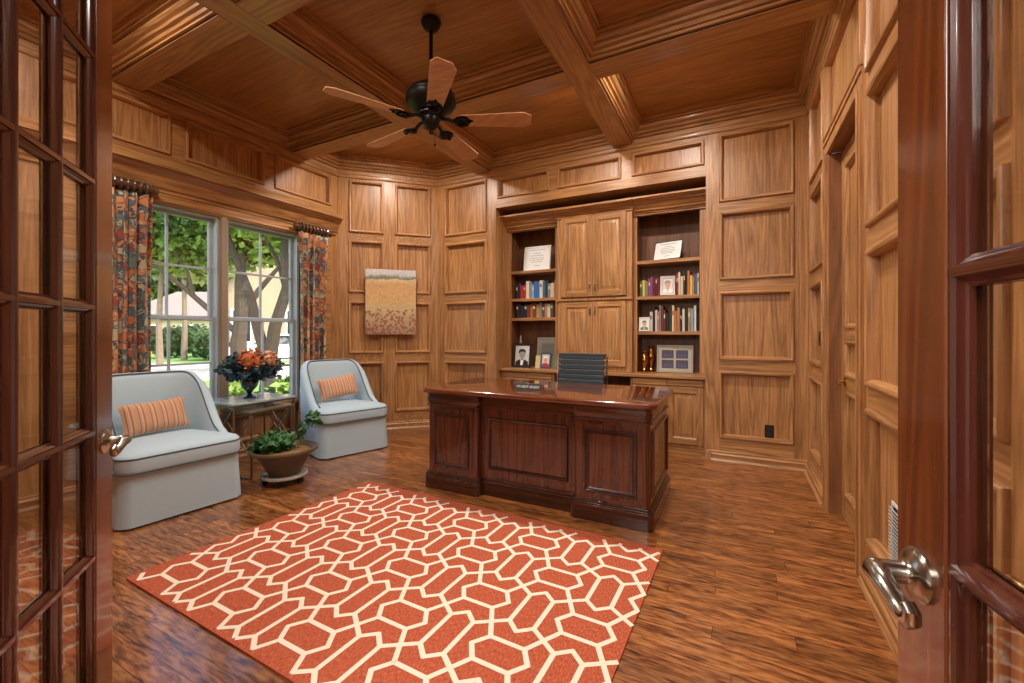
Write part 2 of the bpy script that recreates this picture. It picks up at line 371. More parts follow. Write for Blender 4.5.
# ------------------------------------------------------------------ room shell
XR, XW, YB, YN, ZC, ZS = .565, -4.31, 4.54, .12, 3.38, 3.18
BANDS = [(.225, .86), (.966, 1.613), (1.72, 2.366), (2.462, 3.108)]
PM = [(0, 0), (0, .012), (.004, .017), (.010, .019), (.016, .018), (.021, .014), (.025, .014), (.030, .004), (.036, -.012), (.036, -.036)]
def wall(name, P0, U, length, panels, openings, label, zt=3.2):
    U = Vector((U[0], U[1], 0)).normalized(); Nn = Vector((U.y, -U.x, 0)); P0 = Vector((P0[0], P0[1], 0))
    M = lambda u, h, n: tuple(P0 + U * u + Nn * n + Vector((0, 0, h)))
    us = sorted({0, length} | {p[0] for p in panels + openings} | {p[1] for p in panels + openings})
    hs = sorted({0, zt} | {p[2] for p in panels + openings} | {p[3] for p in panels + openings})
    mb = MB(); hx = 1
    for i in range(len(us) - 1):
        for j in range(len(hs) - 1):
            u0, u1, h0, h1 = us[i], us[i + 1], hs[j], hs[j + 1]; uc, hc = (u0 + u1) / 2, (h0 + h1) / 2
            ins = lambda q: q[0] < uc < q[1] and q[2] < hc < q[3]
            if any(ins(q) for q in openings): continue
            mb.quad(M(u0, h0, -.16), M(u0, h1, -.16), M(u1, h1, -.16), M(u1, h0, -.16), 0)
            if any(ins(q) for q in panels): continue
            rail = any(q[0] < uc < q[1] for q in panels + openings)
            mb.quad(M(u0, h0, 0), M(u1, h0, 0), M(u1, h1, 0), M(u0, h1, 0), hx if rail else 0)
    for q in panels:
        mb.sweep(rect(*q), [(0, 0), (0, -.042)], M, 0)
    ax = 'x' if abs(U.x) > .9 else ('y' if abs(U.y) > .9 else 'z')
    w = mb.build(name, [OAK['z'], OAK[ax if ax != 'z' else 'x']], smooth=False)
    tag(w, label, 'wall', kind='structure')
    for q in panels:
        pb = MB(); r = offset(rect(*q), .012)
        pb.prism(r, -.046, -.034, M)
        p = pb.build('panel', OAK['z'], w, smooth=False)
        sb = MB(); sb.sweep(rect(*q), PM, M, em=(1, 0)); sb.build('panel_molding', [OAK['z'], OAK[ax if ax != 'z' else 'x']], p, ang=60)
    return w, M
def bands(u0, u1): return [(u0, u1, a, b) for a, b in BANDS]
BX = 3.443
back_p = bands(-3.331 + BX, -2.70 + BX) + bands(-.135 + BX, .465 + BX) + [(a + BX, b + BX, 2.842, 3.085) for a, b in ((-2.551, -1.882), (-1.779, -1.06), (-.95, -.262))]
REC = (-2.576 + BX, -.25 + BX, 0, 2.735)
wall_back, MBK = wall('wall_back', (-BX, YB), (1, 0), XR + BX, back_p, [REC], 'oak panelled back wall framing the recessed bookcases')
DOORO = (4.54 - 3.57, 4.54 - 2.76, 0, 2.43)
right_p = bands(4.54 - 4.35, 4.54 - 3.755) + [(4.54 - 3.70, 4.54 - 2.70, 2.56, 3.108)]
for a, b in ((2.60, 2.05), (1.95, 1.41), (1.22, .74), (.64, .2)): right_p += bands(4.54 - a, 4.54 - b)
wall_right, MRT = wall('wall_right', (XR, YB), (0, -1), YB - YN, right_p, [DOORO], 'oak panelled wall with a recessed closet door, along the right')
dl = math.hypot(.867, .867)
diag_p = bands(.137, .545) + bands(.684, 1.13)
wall_diag, MDG = wall('wall_diagonal', (XW, YB - .867), (1, 1), dl, diag_p, [], 'oak panelled corner wall behind the poppy painting')
LY0 = 1.0
WINO = (1.56 - LY0, 3.16 - LY0, .50, 2.31)
left_p = [(a - LY0, b - LY0, 2.745, 3.108) for a, b in ((1.2, 1.93), (2.04, 2.76), (2.87, 3.58))] + [(a - LY0, b - LY0, .15, .42) for a, b in ((1.62, 2.30), (2.42, 3.10))]
wall_left, MLF = wall('wall_left', (XW, LY0), (0, 1), YB - .867 - LY0, left_p, [WINO], 'oak panelled wall around the double window')
dl2 = math.hypot(.88, .88)
wall_dn, _ = wall('wall_near_corner', (XW + .88, LY0 - .88), (-1, 1), dl2, bands(.14, .56) + bands(.69, 1.11), [], 'oak panelled corner wall behind the left french door')
DX0, DX1 = -1.185, .385
wall_nr, MNR = wall('wall_near', (XR, YN), (-1, 0), XR - XW - .88, [q for a, b in ((2.0, 2.65), (2.8, 3.45), (3.55, 3.9)) for q in bands(a, b)], [(XR - DX1, XR - DX0, 0, 2.53)], 'oak panelled wall around the french doorway')
# recess shell behind the back wall
mb = MB()
x0, x1 = -2.576, -.25
mb.quad((x0, YB, 0), (x0, 5.12, 0), (x0, 5.12, 2.735), (x0, YB, 2.735)); mb.quad((x1, YB, 0), (x1, YB, 2.735), (x1, 5.12, 2.735), (x1, 5.12, 0))
mb.quad((x0, 5.12, 0), (x1, 5.12, 0), (x1, 5.12, 2.735), (x0, 5.12, 2.735)); mb.quad((x0, YB, 2.735), (x0, 5.12, 2.735), (x1, 5.12, 2.735), (x1, YB, 2.735))
tag(mb.build('wall_recess', OAK['z'], smooth=False), 'oak lined recess holding the built-in bookcases', 'wall', kind='structure')
# floor
mb = MB(); mb.box(-4.6, .9, -3.2, 5.2, -.06, 0)
tag(mb.build('floor', floor_m, smooth=False), 'glossy brown oak strip floor', 'floor', kind='structure')
# baseboards
BB = [(0, 0), (.034, 0), (.034, .012), (.026, .022), (.02, .028), (.02, .06), (.026, .066), (.022, .076), (.014, .082), (.014, .094), (0, .102)]
def board(name, M, spans, mat, label):
    mb = MB()
    for u0, u1 in spans:
        mb.loft([[M(u0, h, n) for n, h in BB], [M(u1, h, n) for n, h in BB]])
    tag(mb.build(name, mat), label, 'baseboard', kind='structure')
board('baseboard_back', MBK, [(0, REC[0] - .01), (REC[1] + .035, XR + BX)], OAK['x'], 'stepped oak baseboard of the back wall')
board('baseboard_right', MRT, [(0, DOORO[0] - .1), (DOORO[1] + .1, YB - YN)], OAK['y'], 'stepped oak baseboard of the right wall')
board('baseboard_diagonal', MDG, [(0, dl)], OAK['x'], 'stepped oak baseboard under the poppy painting')
board('baseboard_left', MLF, [(0, YB - .867 - LY0)], OAK['y'], 'stepped oak baseboard under the window')
# pilaster strip ending the recess at the floor
mb = MB(); mb.box(-.25, -.205, 4.50, 4.56, 0, .1); tag(mb.build('trim_1', OAK['z'], bevel=.003), 'small oak plinth block beside the right base cabinet', 'trim', kind='structure')

# ceiling: boards, beams, one crown per coffer
mb = MB(); mb.box(-5.0, 1.4, -.3, 5.7, ZC, ZC + .35)
ceil = tag(mb.build('ceiling', CEIL['x'], smooth=False), 'coffered oak ceiling', 'ceiling', kind='structure')
B2, B1 = (-2.83, -2.645), (-1.142, -.945)
B4, B3 = (1.52, 1.715), (3.045, 3.255)
for (a, b, c, d, ax) in ((B2[0], B2[1], YN, YB, 'y'), (B1[0], B1[1], YN, YB, 'y')):
    m_ = MB(); m_.box(a, b, c, d, ZS, ZC + .01); m_.build('beam', BEAM[ax], ceil, bevel=.004)
for (c, d) in (B4, B3):
    m_ = MB()
    for a, b in ((XW, B2[0]), (B2[1], B1[0]), (B1[1], XR)): m_.box(a, b, c, d, ZS + .0006, ZC + .01)
    m_.build('beam', BEAM['x'], ceil, bevel=.004)
CRB = [(0, 0), (0, .014), (.016, .018), (.016, .03), (.006, .034), (.006, .042), (.024, .046), (.03, .06), (.024, .066), (.024, .072), (.046, .078), (.052, .092), (.044, .098), (.044, .104), (.066, .112), (.078, .124), (.08, .134), (.07, .138), (.07, .146), (.094, .15), (.094, .162), (.086, .165), (.086, .17), (.112, .174), (.112, .205)]
xs = [(XW, B2[0]), (B2[1], B1[0]), (B1[1], XR)]; ys = [(YN, B4[0]), (B4[1], B3[0]), (B3[1], YB)]
for i, (a, b) in enumerate(xs):
    for j, (c, d) in enumerate(ys):
        poly = rect(a, b, c, d)
        if i == 0 and j == 2: poly = [(a, c), (b, c), (b, d), (-3.443, d), (a, d - .867)]
        if i == 0 and j == 0: poly = [(a + .88, c), (b, c), (b, d), (a, d), (a, LY0)]
        m_ = MB(); m_.sweep(poly, CRB, lambda p, q, h: (p, q, ZS + h), em=(0, 1)); m_.build('crown_molding', [BEAM['x'], BEAM['y']], ceil, ang=22)
# frieze fillet where crown meets wall
FL = [(0, 3.125), (.014, 3.13), (.018, 3.142), (.018, 3.165), (.026, 3.17), (.026, 3.2), (0, 3.2)]
for k, (M, L_, mt) in enumerate(((MBK, XR + BX, 'x'), (MRT, YB - YN, 'y'), (MDG, dl, 'x'), (MLF, YB - .867 - LY0, 'y'))):
    m_ = MB(); m_.loft([[M(0, h, n) for n, h in FL], [M(L_, h, n) for n, h in FL]])
    tag(m_.build('trim_%d' % (k + 2), BEAM[mt]), ['crown fillet along the back wall', 'crown fillet along the right wall', 'crown fillet over the poppy painting', 'crown fillet over the window wall'][k], 'trim', kind='structure')
# window cornice ledge
LG = [(0, 2.40), (.02, 2.405), (.024, 2.43), (.04, 2.44), (.05, 2.47), (.075, 2.50), (.082, 2.53), (.12, 2.555), (.13, 2.575), (.15, 2.58), (.15, 2.605), (.14, 2.615), (.03, 2.63), (.012, 2.69), (0, 2.70)]
m_ = MB(); m_.loft([[MLF(0, h, n) for n, h in LG], [MLF(YB - .867 - LY0 - .03, h, n) for n, h in LG]])
tag(m_.build('trim_6', OAK['y']), 'projecting oak cornice over the window and curtains', 'trim', kind='structure')
# window head and side casing
m_ = MB()
m_.box(XW, XW + .02, 1.44, 3.30, 2.31, 2.40); m_.tube([(XW + .02, 1.44, 2.335), (XW + .02, 3.30, 2.335)], .014)
for y in (1.46, 3.18): m_.box(XW, XW + .02, y, y + .09, .5, 2.31)
m_.box(XW - .01, XW + .07, 1.42, 3.30, .462, .50); m_.box(XW, XW + .025, 1.46, 3.26, .40, .462)
tag(m_.build('trim_7', OAK['y'], bevel=.003), 'oak casing and sill of the double window', 'trim', kind='structure')

def dh_window(name, y0, y1, label):
    w = thing(name, label, 'window', (XW - .06, (y0 + y1) / 2, .50), kind='structure')
    hw = (y1 - y0) / 2; H = 1.81
    M = lambda u, h, n: (n, u, h)   # local: x toward room
    f = MB(); f.sweep(rect(-hw, hw, 0, H), [(0, -.06), (0, .05), (.018, .05), (.018, -.06), (0, -.06)], M); f.build('frame', sash_m, w)
    for (a, b, n) in ((0.018, .866, .0), (.850, H - .018, -.035)):
        s_ = MB(); s_.sweep(rect(-hw + .018, hw - .018, a, b), [(0, n - .015), (0, n + .015), (.024, n + .015), (.03, n + .004), (.03, n - .015), (0, n - .015)], M); s = s_.build('sash', sash_m, w)
        q = MB(); mid = (a + b) / 2
        q.box(n - .01, n + .012, -.010, .010, a + .02, b - .02); q.box(n - .01, n + .0115, -hw + .04, hw - .04, mid - .010, mid + .010)
        q.build('muntin', sash_m, s, bevel=.003)
        g = MB(); g.box(n - .003, n + .001, -hw + .045, hw - .045, a + .027, b - .027); g.build('pane', glass, s, smooth=False)
    return w
dh_window('window_1', 1.56, 2.325, 'white double-hung window next to the left curtain')
dh_window('window_2', 2.395, 3.16, 'white double-hung window next to the right curtain')
m_ = MB(); m_.box(XW - .14, XW + .012, 2.325, 2.395, .5, 2.31); m_.box(XW + .012, XW + .022, 2.335, 2.385, .5, 2.31)
tag(m_.build('trim_8', mull_m, bevel=.003), 'taupe mullion post between the two windows', 'trim', kind='structure')
m_ = MB()   # outer reveal
for (a, b, c, d) in ((1.55, 1.56, .49, 2.32), (3.16, 3.17, .49, 2.32)): m_.box(XW - .17, XW, a, b, c, d)
m_.box(XW - .17, XW, 1.55, 3.17, 2.31, 2.33); m_.box(XW - .17, XW, 1.55, 3.17, .47, .50)
tag(m_.build('trim_9', mull_m, smooth=False), 'painted reveal around the double window', 'trim', kind='structure')

# closet door in the right wall
dr = thing('door_3', 'panelled oak closet door recessed in the right wall', 'door', (XR + .07, 3.165, 0), kind='structure')
DM = lambda u, h, n: (-n, -u, h)    # u runs toward camera, n toward room
fr = MB(); dp = [(-.29, .29, .17, .84), (-.29, .29, .94, 1.17), (-.29, .29, 1.25, 2.30)]
us = [-.405, -.29, .29, .405]; hs = [0.005, .17, .84, .94, 1.17, 1.25, 2.30, 2.425]
for i in range(3):
    for j in range(7):
        if i == 1 and j in (1, 3, 5): continue
        fr.box(us[i], us[i + 1], hs[j], hs[j + 1], -.04, 0, 0 if i != 1 else 1, M=DM)
fr.build('door_frame', [OAK['z'], OAK['y']], dr, smooth=False)
for q in dp:
    b_ = MB(); b_.prism(rect(*q), -.03, -.018, DM); p_ = b_.build('door_panel', OAK['z'], dr, smooth=False)
    b_ = MB(); b_.sweep(rect(*q), [(0, 0), (0, .008), (.012, .01), (.03, -.01), (.03, -.02)], DM); b_.build('panel_molding', OAK['z'], p_)
b_ = MB(); b_.lathe([(.001, 0), (.03, 0), (.03, .006), (.022, .012), (.01, .014), (.01, .05), (.001, .05)], M=lambda x, y, z: (-z, x + .30, y + .905), seg=16)
b_.tube([(-.045, .30, .905), (-.055, .26, .91), (-.055, .22, .905), (-.05, .19, .895)], .009); b_.build('lever_handle', brass, dr)
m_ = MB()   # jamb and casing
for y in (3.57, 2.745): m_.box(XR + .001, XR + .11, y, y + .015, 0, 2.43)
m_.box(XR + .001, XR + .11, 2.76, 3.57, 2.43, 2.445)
tag(m_.build('trim_14', oak_shaded, bevel=.002), 'oak jamb lining inside the closet door opening, recess shade in its colour', 'trim', kind='structure')
m_ = MB()
for y0, y1 in ((3.58, 3.67), (2.66, 2.75)):
    m_.box(XR - .014, XR, y0, y1, 0, 2.44); m_.box(XR - .022, XR - .014, y0 + .0, y0 + .02, 0, 2.44); m_.box(XR - .022, XR - .014, y1 - .02, y1, 0, 2.44)
m_.box(XR - .014, XR, 2.66, 3.67, 2.44, 2.53); m_.box(XR - .022, XR - .014, 2.66, 3.67, 2.505, 2.53)
m_.box(XR + .1105, XR + .16, 2.7, 3.63, 0, 2.5)
tag(m_.build('trim_10', OAK['z'], bevel=.002), 'oak casing and jamb around the closet door', 'trim', kind='structure')
# french doorway jamb
m_ = MB()
for x, y in ((DX0 - .02, DX0), (DX1, DX1 + .02)): m_.box(x, y, YN - .16, YN, 0, 2.55)
m_.box(DX0, DX1, YN - .16, YN, 2.53, 2.55)
tag(m_.build('trim_11', DR, smooth=False), 'cherry jamb lining of the french doorway', 'trim', kind='structure')

# french doors (3 x 6 lites)
LW = .757
def lever(parent, sx, side, mat):
    """door-local: x along leaf from hinge, y = face normal, z up"""
    s = side; x = LW - .055; b = MB()
    M = lambda px, py, pz: (x + px, s * (.0225 + pz), 0.89 + py)
    b.lathe([(.001, 0), (.036, 0), (.036, .004), (.032, .009), (.022, .012), (.017, .015), (.0145, .02), (.0145, .052), (.001, .053)], M=M, seg=28)
    y = s * (.0225 + .05)
    b.ball((x, y, 0.89), .0155, 16, sc=(1, .9, 1))
    zl = .89
    pts = [(x, y, zl), (x - .018, y + s * .003, zl + .002), (x - .036, y + s * .003, zl - .003), (x - .053, y, zl - .013), (x - .067, y - s * .001, zl - .021), (x - .079, y, zl - .022), (x - .087, y, zl - .016), (x - .088, y, zl - .008), (x - .082, y, zl - .003), (x - .076, y, zl - .006)]
    b.tube(pts, .008, 12, taper=[.015, .0145, .013, .012, .011, .0105, .0095, .009, .008, .0065])
    b.ball((x - .080, y, zl - .0105), .0065, 10)
    b.build('lever_handle', mat, parent)
def french(name, hinge, ang, faces, label, shift):
    T = .0225; sg = faces[0]; k = T * sg * shift; hinge = (hinge[0] + k * math.sin(ang), hinge[1] - k * math.cos(ang))
    d = thing(name, label, 'door', (hinge[0], hinge[1], 0), ang, kind='structure')
    st, bot, top, Hh = .108, .195, 2.395, 2.51
    for x0, x1 in ((0, st), (LW - st, LW)):
        b = MB(); b.box(x0, x1, -T, T, .008, Hh); b.build('stile', DR, d, bevel=.003)
    for z0, z1 in ((.008, bot), (top, Hh)):
        b = MB(); b.box(st, LW - st, -T, T, z0, z1); b.build('rail', DRx, d, bevel=.003)
    nx, nz = 3, 6; w = (LW - 2 * st) / nx; h = (top - bot) / nz
    prof = [(.0, T - .002), (.003, T - .002), (.0045, T - .007), (.009, T - .009), (.013, T - .014), (.0165, T - .0155), (.0165, .003)]
    for i in range(1, nx):
        b = MB(); xc = st + i * w; b.box(xc - .0035, xc + .0035, -T + .001, T - .001, bot, top); b.build('muntin', DRb, d, bevel=.001)
    for j in range(1, nz):
        b = MB(); zc = bot + j * h
        b.box(st, LW - st, -T + .0015, T - .0015, zc - .0035, zc + .0035); b.build('muntin', DRx, d, bevel=.001)
    for i in range(nx):
        for j in range(nz):
            q = rect(st + i * w + .003, st + (i + 1) * w - .003, bot + j * h + .003, bot + (j + 1) * h - .003)
            g = MB(); g.prism(offset(q, .012), -.003, .003, lambda a, b_, n: (a, n, b_)); g = g.build('pane', glass, d, smooth=False)
            b = MB()
            b.sweep(q, prof, lambda a, b_, n: (a, -n, b_)); b.sweep(q[::-1], [(-x, n) for x, n in prof], lambda a, b_, n: (a, n, b_))
            b.build('glazing_bead', DRb, g, ang=30)
    lever(d, 1, faces[0], nickel); lever(d, 1, -faces[0], brass)
    b = MB()
    b.box(LW, LW + .0015, -.012, .012, .86, .96); b.build('latch_plate', brass, d)
    return d
french('door_1', (-1.156, .154), math.atan2(.621, -.784), (-1,), 'open cherry french door with eighteen glass lites beside the first armchair', .9)
french('door_2', (.358, .088), math.atan2(.984, -.176), (1,), 'open cherry french door with a large nickel lever before the right wall', .5)

# outlet, switch, vent
def plate(name, M, u, h, w, hh, label):
    b = MB(); b.prism(rrect(u - w / 2, u + w / 2, h - hh / 2, h + hh / 2, .006), -.0335, -.027, M); 
    p = tag(b.build(name, blackp, bevel=.002), label, name.split('_')[-1])
    for k in ((-1, 1) if 'outlet' in name else (0,)):
        b = MB(); b.prism(rrect(u - .016, u + .016, h + k * .027 - .013 - .02 * (k == 0), h + k * .027 + .013 + .02 * (k == 0), .006), -.0275, -.025, M)
        b.build('socket_face' if k else 'rocker', rubber, p)
plate('wall_outlet', MBK, .278 + BX, .322, .073, .115, 'black outlet plate low on the back wall panel by the baseboard')
plate('light_switch', MRT, 4.54 - 4.14, 1.175, .073, .115, 'black switch plate on the narrow panel beside the closet door')
v = thing('air_vent', 'white louvred air vent low on the right wall near the french door lever', 'vent')
b = MB(); V = (4.54 - 2.33, 4.54 - 2.15, .15, .52)
b.sweep(rect(*V), [(0, -.02), (0, -.016), (.012, -.015), (.012, -.02)], MRT); b.build('frame', white, v)
for k in range(22):
    z = .172 + k * .0152; b = MB(); b.prism([(z + .007, -.003), (z + .0095, -.003), (z + .0025, -.0135), (z, -.0135)], V[0] + .012, V[1] - .012, lambda zz, n, u: MRT(u, zz, n)); b.build('louvre', white, v, smooth=False)
b = MB(); b.box(V[0] + .01, V[1] - .01, .16, .51, -.0215, -.0205, M=MRT); b.build('duct_backing', blackp, v, smooth=False)

# ------------------------------------------------------------------ recessed lights in the coffers (mostly behind the beams)
def can(x, y, power, label):
    t = thing('recessed_downlight', label, 'ceiling light', (x, y, ZC))
    b = MB(); b.lathe([(.064, -.001), (.074, -.001), (.075, -.005), (.072, -.01), (.066, -.014), (.064, -.001)], seg=28); b.build('trim_ring', CEIL['x'], t)
    l = bpy.data.lights.new('downlight_lamp', 'AREA'); l.shape = 'DISK'; l.size = .125; l.energy = power; l.color = (1, .91, .80)
    o = bpy.data.objects.new('downlight_lamp', l); COL.objects.link(o); o.location = (x, y, ZC - .012)
    return t
CANP = 29
can(-.45, 3.445, CANP, 'recessed downlight in the coffer over the right bookcase')
can(-1.30, 3.445, CANP, 'recessed downlight in the coffer over the desk')
can(-3.25, 3.445, CANP, 'recessed downlight in the coffer over the far armchair')
can(-3.3, .98, CANP * .8, 'recessed downlight in the coffer over the near armchair')
can(-.2, 2.0, CANP, 'recessed downlight in the coffer before the closet door')
can(-1.9, .9, CANP, 'recessed downlight in the coffer inside the doorway')

# ------------------------------------------------------------------ built-ins
def door_panel(parent, x0, x1, z0, z1, y, hside=None, hz=None, name='door'):
    """raised panel oak door facing -y at y"""
    D = lambda a, b_, n: (a, y - n, b_)
    b = MB(); s = .058
    for q in ((x0, x0 + s, z0, z1), (x1 - s, x1, z0, z1)): b.prism(rect(*q), -.002, .018, D, 0)
    for q in ((x0 + s, x1 - s, z0, z0 + s), (x0 + s, x1 - s, z1 - s, z1)): b.prism(rect(*q), -.002, .018, D, 1)
    b.sweep(rect(x0 + s, x1 - s, z0 + s, z1 - s), [(0, .018), (.008, .012), (.010, .006), (.018, .006), (.045, .015), (.05, .017)], D)
    i = offset(rect(x0 + s, x1 - s, z0 + s, z1 - s), .05); b.quad(*[D(p[0], p[1], .017) for p in i])
    d = b.build(name, [OAK['z'], OAK['x']], parent, bevel=.0015)
    if hside is not None:
        h = MB(); x = x0 + .028 if hside < 0 else x1 - .028
        h.prism(rrect(x - .008, x + .008, hz - .05, hz + .05, .007), .018, .021, D)
        h.tube([D(x, hz + .035, .02), D(x, hz + .03, .038), D(x, hz, .043), D(x, hz - .03, .038), D(x, hz - .035, .02)], .004)
        h.ball(D(x, hz + .035, .022), .008, 8); h.ball(D(x, hz - .035, .022), .008, 8)
        h.build('handle', bronze, d)
    return d
def bookcase(name, x0, x1, i0, i1, ztop, shelves, label):
    t = thing(name, label, 'bookcase', (0, 0, 0)); y0, y1 = 4.84, 5.11; zb = .792
    b = MB(); b.box(x0, i0, y0, y0 + .022, zb, 2.6); b.box(i1, x1, y0, y0 + .022, zb, 2.6); b.box(i0, i1, y0, y0 + .022, ztop, 2.6)
    b.build('face_frame', OAK['z'], t, bevel=.002)
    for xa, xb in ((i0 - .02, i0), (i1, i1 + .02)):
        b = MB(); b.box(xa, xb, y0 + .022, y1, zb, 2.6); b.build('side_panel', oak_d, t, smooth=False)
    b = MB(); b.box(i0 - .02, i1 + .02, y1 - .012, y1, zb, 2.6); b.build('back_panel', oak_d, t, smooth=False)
    for z in shelves:
        b = MB(); b.box(i0 + .0005, i1 - .0005, y0 + .012, y1 - .012, z - .036, z); b.build('shelf', OAK['x'], t, bevel=.002)
    return t
LS, RS = [2.0, 1.652, 1.41], [2.012, 1.622, 1.238]
bookcase('bookcase', -2.574, -1.862, -2.524, -1.922, 2.49, LS, 'open oak bookcase with a framed certificate on top, left of the cabinet')
bookcase('bookcase', -.992, -.252, -.957, -.325, 2.53, RS, 'open oak bookcase right of the tall cabinet, beside the panelled wall')
t = thing('wall_cabinet', 'tall oak cabinet with four raised-panel doors between the two bookcases', 'cabinet')
b = MB(); b.box(-1.86, -.994, 4.762, 5.1, .792, 2.56); b.box(-1.86, -1.80, 4.745, 4.765, .792, 2.56); b.box(-1.054, -.994, 4.745, 4.765, .792, 2.56)
b.box(-1.87, -.984, 4.725, 4.77, 1.588, 1.612); b.box(-1.80, -1.054, 4.745, 4.765, .792, .85)
b.build('body', OAK['z'], t, bevel=.003)
for x0, x1, hs_ in ((-1.802, -1.4305, 1), (-1.4275, -1.056, -1)):
    door_panel(t, x0, x1, 1.635, 2.55, 4.742, hs_, 1.74); door_panel(t, x0, x1, .85, 1.572, 4.742, hs_, 1.47)
# cornice over the built-ins
CP = [(4.86, 2.50), (4.815, 2.502), (4.815, 2.515), (4.80, 2.52), (4.795, 2.535), (4.775, 2.54), (4.77, 2.555), (4.74, 2.575), (4.725, 2.595), (4.72, 2.606), (4.70, 2.608), (4.70, 2.618), (4.665, 2.628), (4.655, 2.64), (4.64, 2.642), (4.64, 2.66), (4.86, 2.664)]
m_ = MB(); m_.loft([[(-2.575, y, z) for y, z in CP], [(-.251, y, z) for y, z in CP]])
C2 = [(4.80, 2.50), (4.728, 2.555), (4.728, 2.57), (4.712, 2.575), (4.708, 2.59), (4.68, 2.6), (4.655, 2.618), (4.64, 2.63), (4.62, 2.632), (4.62, 2.65), (4.80, 2.653)]
m_.loft([[(-1.875, y, z) for y, z in C2], [(-.979, y, z) for y, z in C2]])
tag(m_.build('trim_12', OAK['x'], ang=25), 'oak crown cornice over the built-in bookcases', 'trim', kind='structure')
# counter and base cabinets
b = MB(); b.box(-2.574, -.252, 4.615, 5.1, .757, .79)
tag(b.build('countertop', OAK['x'], bevel=.006), 'long oak counter running under the bookcases', 'countertop')
def base_cab(x0, x1, label, toe=True):
    t = thing('base_cabinet', label, 'cabinet')
    b = MB(); b.box(x0, x1, 4.662, 5.1, .07, .756); b.box(x0, x1, 4.69, 5.1, 0, .07); b.build('body', OAK['z'], t, bevel=.002)
    b = MB(); b.box(x0, x1, 4.655, 4.69, .0, .012); b.box(x0, x1, 4.664, 4.69, .012, .07); b.build('toe_kick', OAK['x'], t)
    xm = (x0 + x1) / 2
    for a, c in ((x0 + .03, xm - .002), (xm + .002, x1 - .03)):
        b = MB(); b.prism(rect(a, c, .685, .745), 0, .018, lambda p, q, n: (p, 4.662 - n, q)); b.build('drawer', OAK['x'], t, bevel=.004)
        door_panel(t, a, c, .1, .672, 4.661)
    return t
base_cab(-2.574, -1.862, 'oak base cabinet under the left bookcase behind the desk')
base_cab(-.995, -.252, 'oak base cabinet under the right bookcase beside the panelled wall')
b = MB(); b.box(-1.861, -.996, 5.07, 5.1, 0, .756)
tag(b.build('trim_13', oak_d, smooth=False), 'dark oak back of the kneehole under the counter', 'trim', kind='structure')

# books
def book_mat(c):
    k = 'cloth_%d_%d_%d' % c
    return bpy.data.materials.get(k) or plain(k, srgb(*c), .55, noise=.1, scale=80)
ORD = 'first second third fourth fifth sixth seventh eighth ninth tenth eleventh twelfth thirteenth fourteenth fifteenth sixteenth seventeenth eighteenth nineteenth twentieth'.split()
CN = {'black': (30, 30, 34), 'dark blue': (30, 44, 74), 'red': (176, 44, 36), 'white': (212, 208, 198), 'grey': (128, 128, 126), 'light blue': (120, 164, 196), 'blue': (44, 104, 176), 'teal': (40, 110, 128), 'cream': (214, 198, 160), 'brown': (104, 66, 42), 'tan': (172, 128, 86), 'orange': (190, 104, 58), 'green': (62, 98, 66), 'yellow': (220, 190, 72), 'purple': (132, 74, 116), 'burgundy': (104, 26, 44), 'pink': (186, 120, 130), 'dark green': (34, 58, 46)}
def row(x0, x1, z, cols, hmin, hmax, where, y=4.90, grp=''):
    n = len(cols); w = (x1 - x0) / n
    ws = [w * random.uniform(.75, 1.25) for _ in cols]; k = (x1 - x0) / sum(ws); x = x0
    for i, (c, wi) in enumerate(zip(cols, ws)):
        wi *= k; h = random.uniform(hmin, hmax); d = random.uniform(.14, .17); yy = y + random.uniform(0, .015)
        t = thing('book', '%s spined book, %s from left on %s' % (c, ORD[i], where), 'book', (x + wi / 2, yy, z), 0, grp)
        hw = wi / 2 - .0012
        b = MB(); b.prism([(-hw, .004), (-hw * .6, 0), (hw * .6, 0), (hw, .004), (hw, d), (hw - .003, d), (hw - .003, .006), (-hw + .003, .006), (-hw + .003, d), (-hw, d)], .0003, h)
        if i % 3 == 0:
            b.prism([(-hw * .6, -.0006), (hw * .6, -.0006), (hw * .6, .001), (-hw * .6, .001)], h * .62, h * .8, m=1)
        b.build('cover', [book_mat(CN[c]), book_mat(CN['cream'] if c not in ('cream', 'white') else CN['red'])], t, smooth=False)
        b = MB(); b.box(-hw + .0031, hw - .0031, .007, d - .004, .004, h - .004); b.build('page_block', paper, t, smooth=False)
        x += wi
row(-2.50, -1.93, LS[1], ['black', 'dark blue', 'red', 'red', 'white', 'grey', 'light blue', 'blue', 'blue', 'white', 'teal', 'dark blue', 'grey', 'cream', 'pink'], .17, .235, 'upper book shelf of left bookcase', grp='books on the upper shelf of the left bookcase')
row(-2.49, -1.93, LS[2], ['black', 'black', 'dark blue', 'black', 'brown', 'orange', 'brown', 'tan', 'grey', 'brown', 'tan', 'white', 'brown', 'black'], .15, .19, 'lower book shelf of left bookcase', grp='books on the lower shelf of the left bookcase')
row(-.945, -.728, RS[1], ['green', 'yellow', 'grey', 'purple', 'purple', 'burgundy', 'burgundy', 'burgundy'], .17, .24, 'upper right-bookcase shelf, left of silver frame', grp='books left of the silver photo frame')
row(-.562, -.335, RS[1], ['red', 'white', 'cream', 'dark green', 'black', 'orange', 'yellow', 'tan', 'blue', 'cream'], .19, .275, 'upper right-bookcase shelf, right of silver frame', grp='books right of the silver photo frame')
row(-.835, -.36, RS[2], ['white', 'black', 'white', 'pink', 'grey', 'brown', 'burgundy', 'black', 'dark green', 'cream', 'orange', 'tan', 'black', 'white', 'black', 'tan', 'light blue', 'white'], .20, .29, 'lower shelf of right bookcase', grp='books on the lower shelf of the right bookcase')

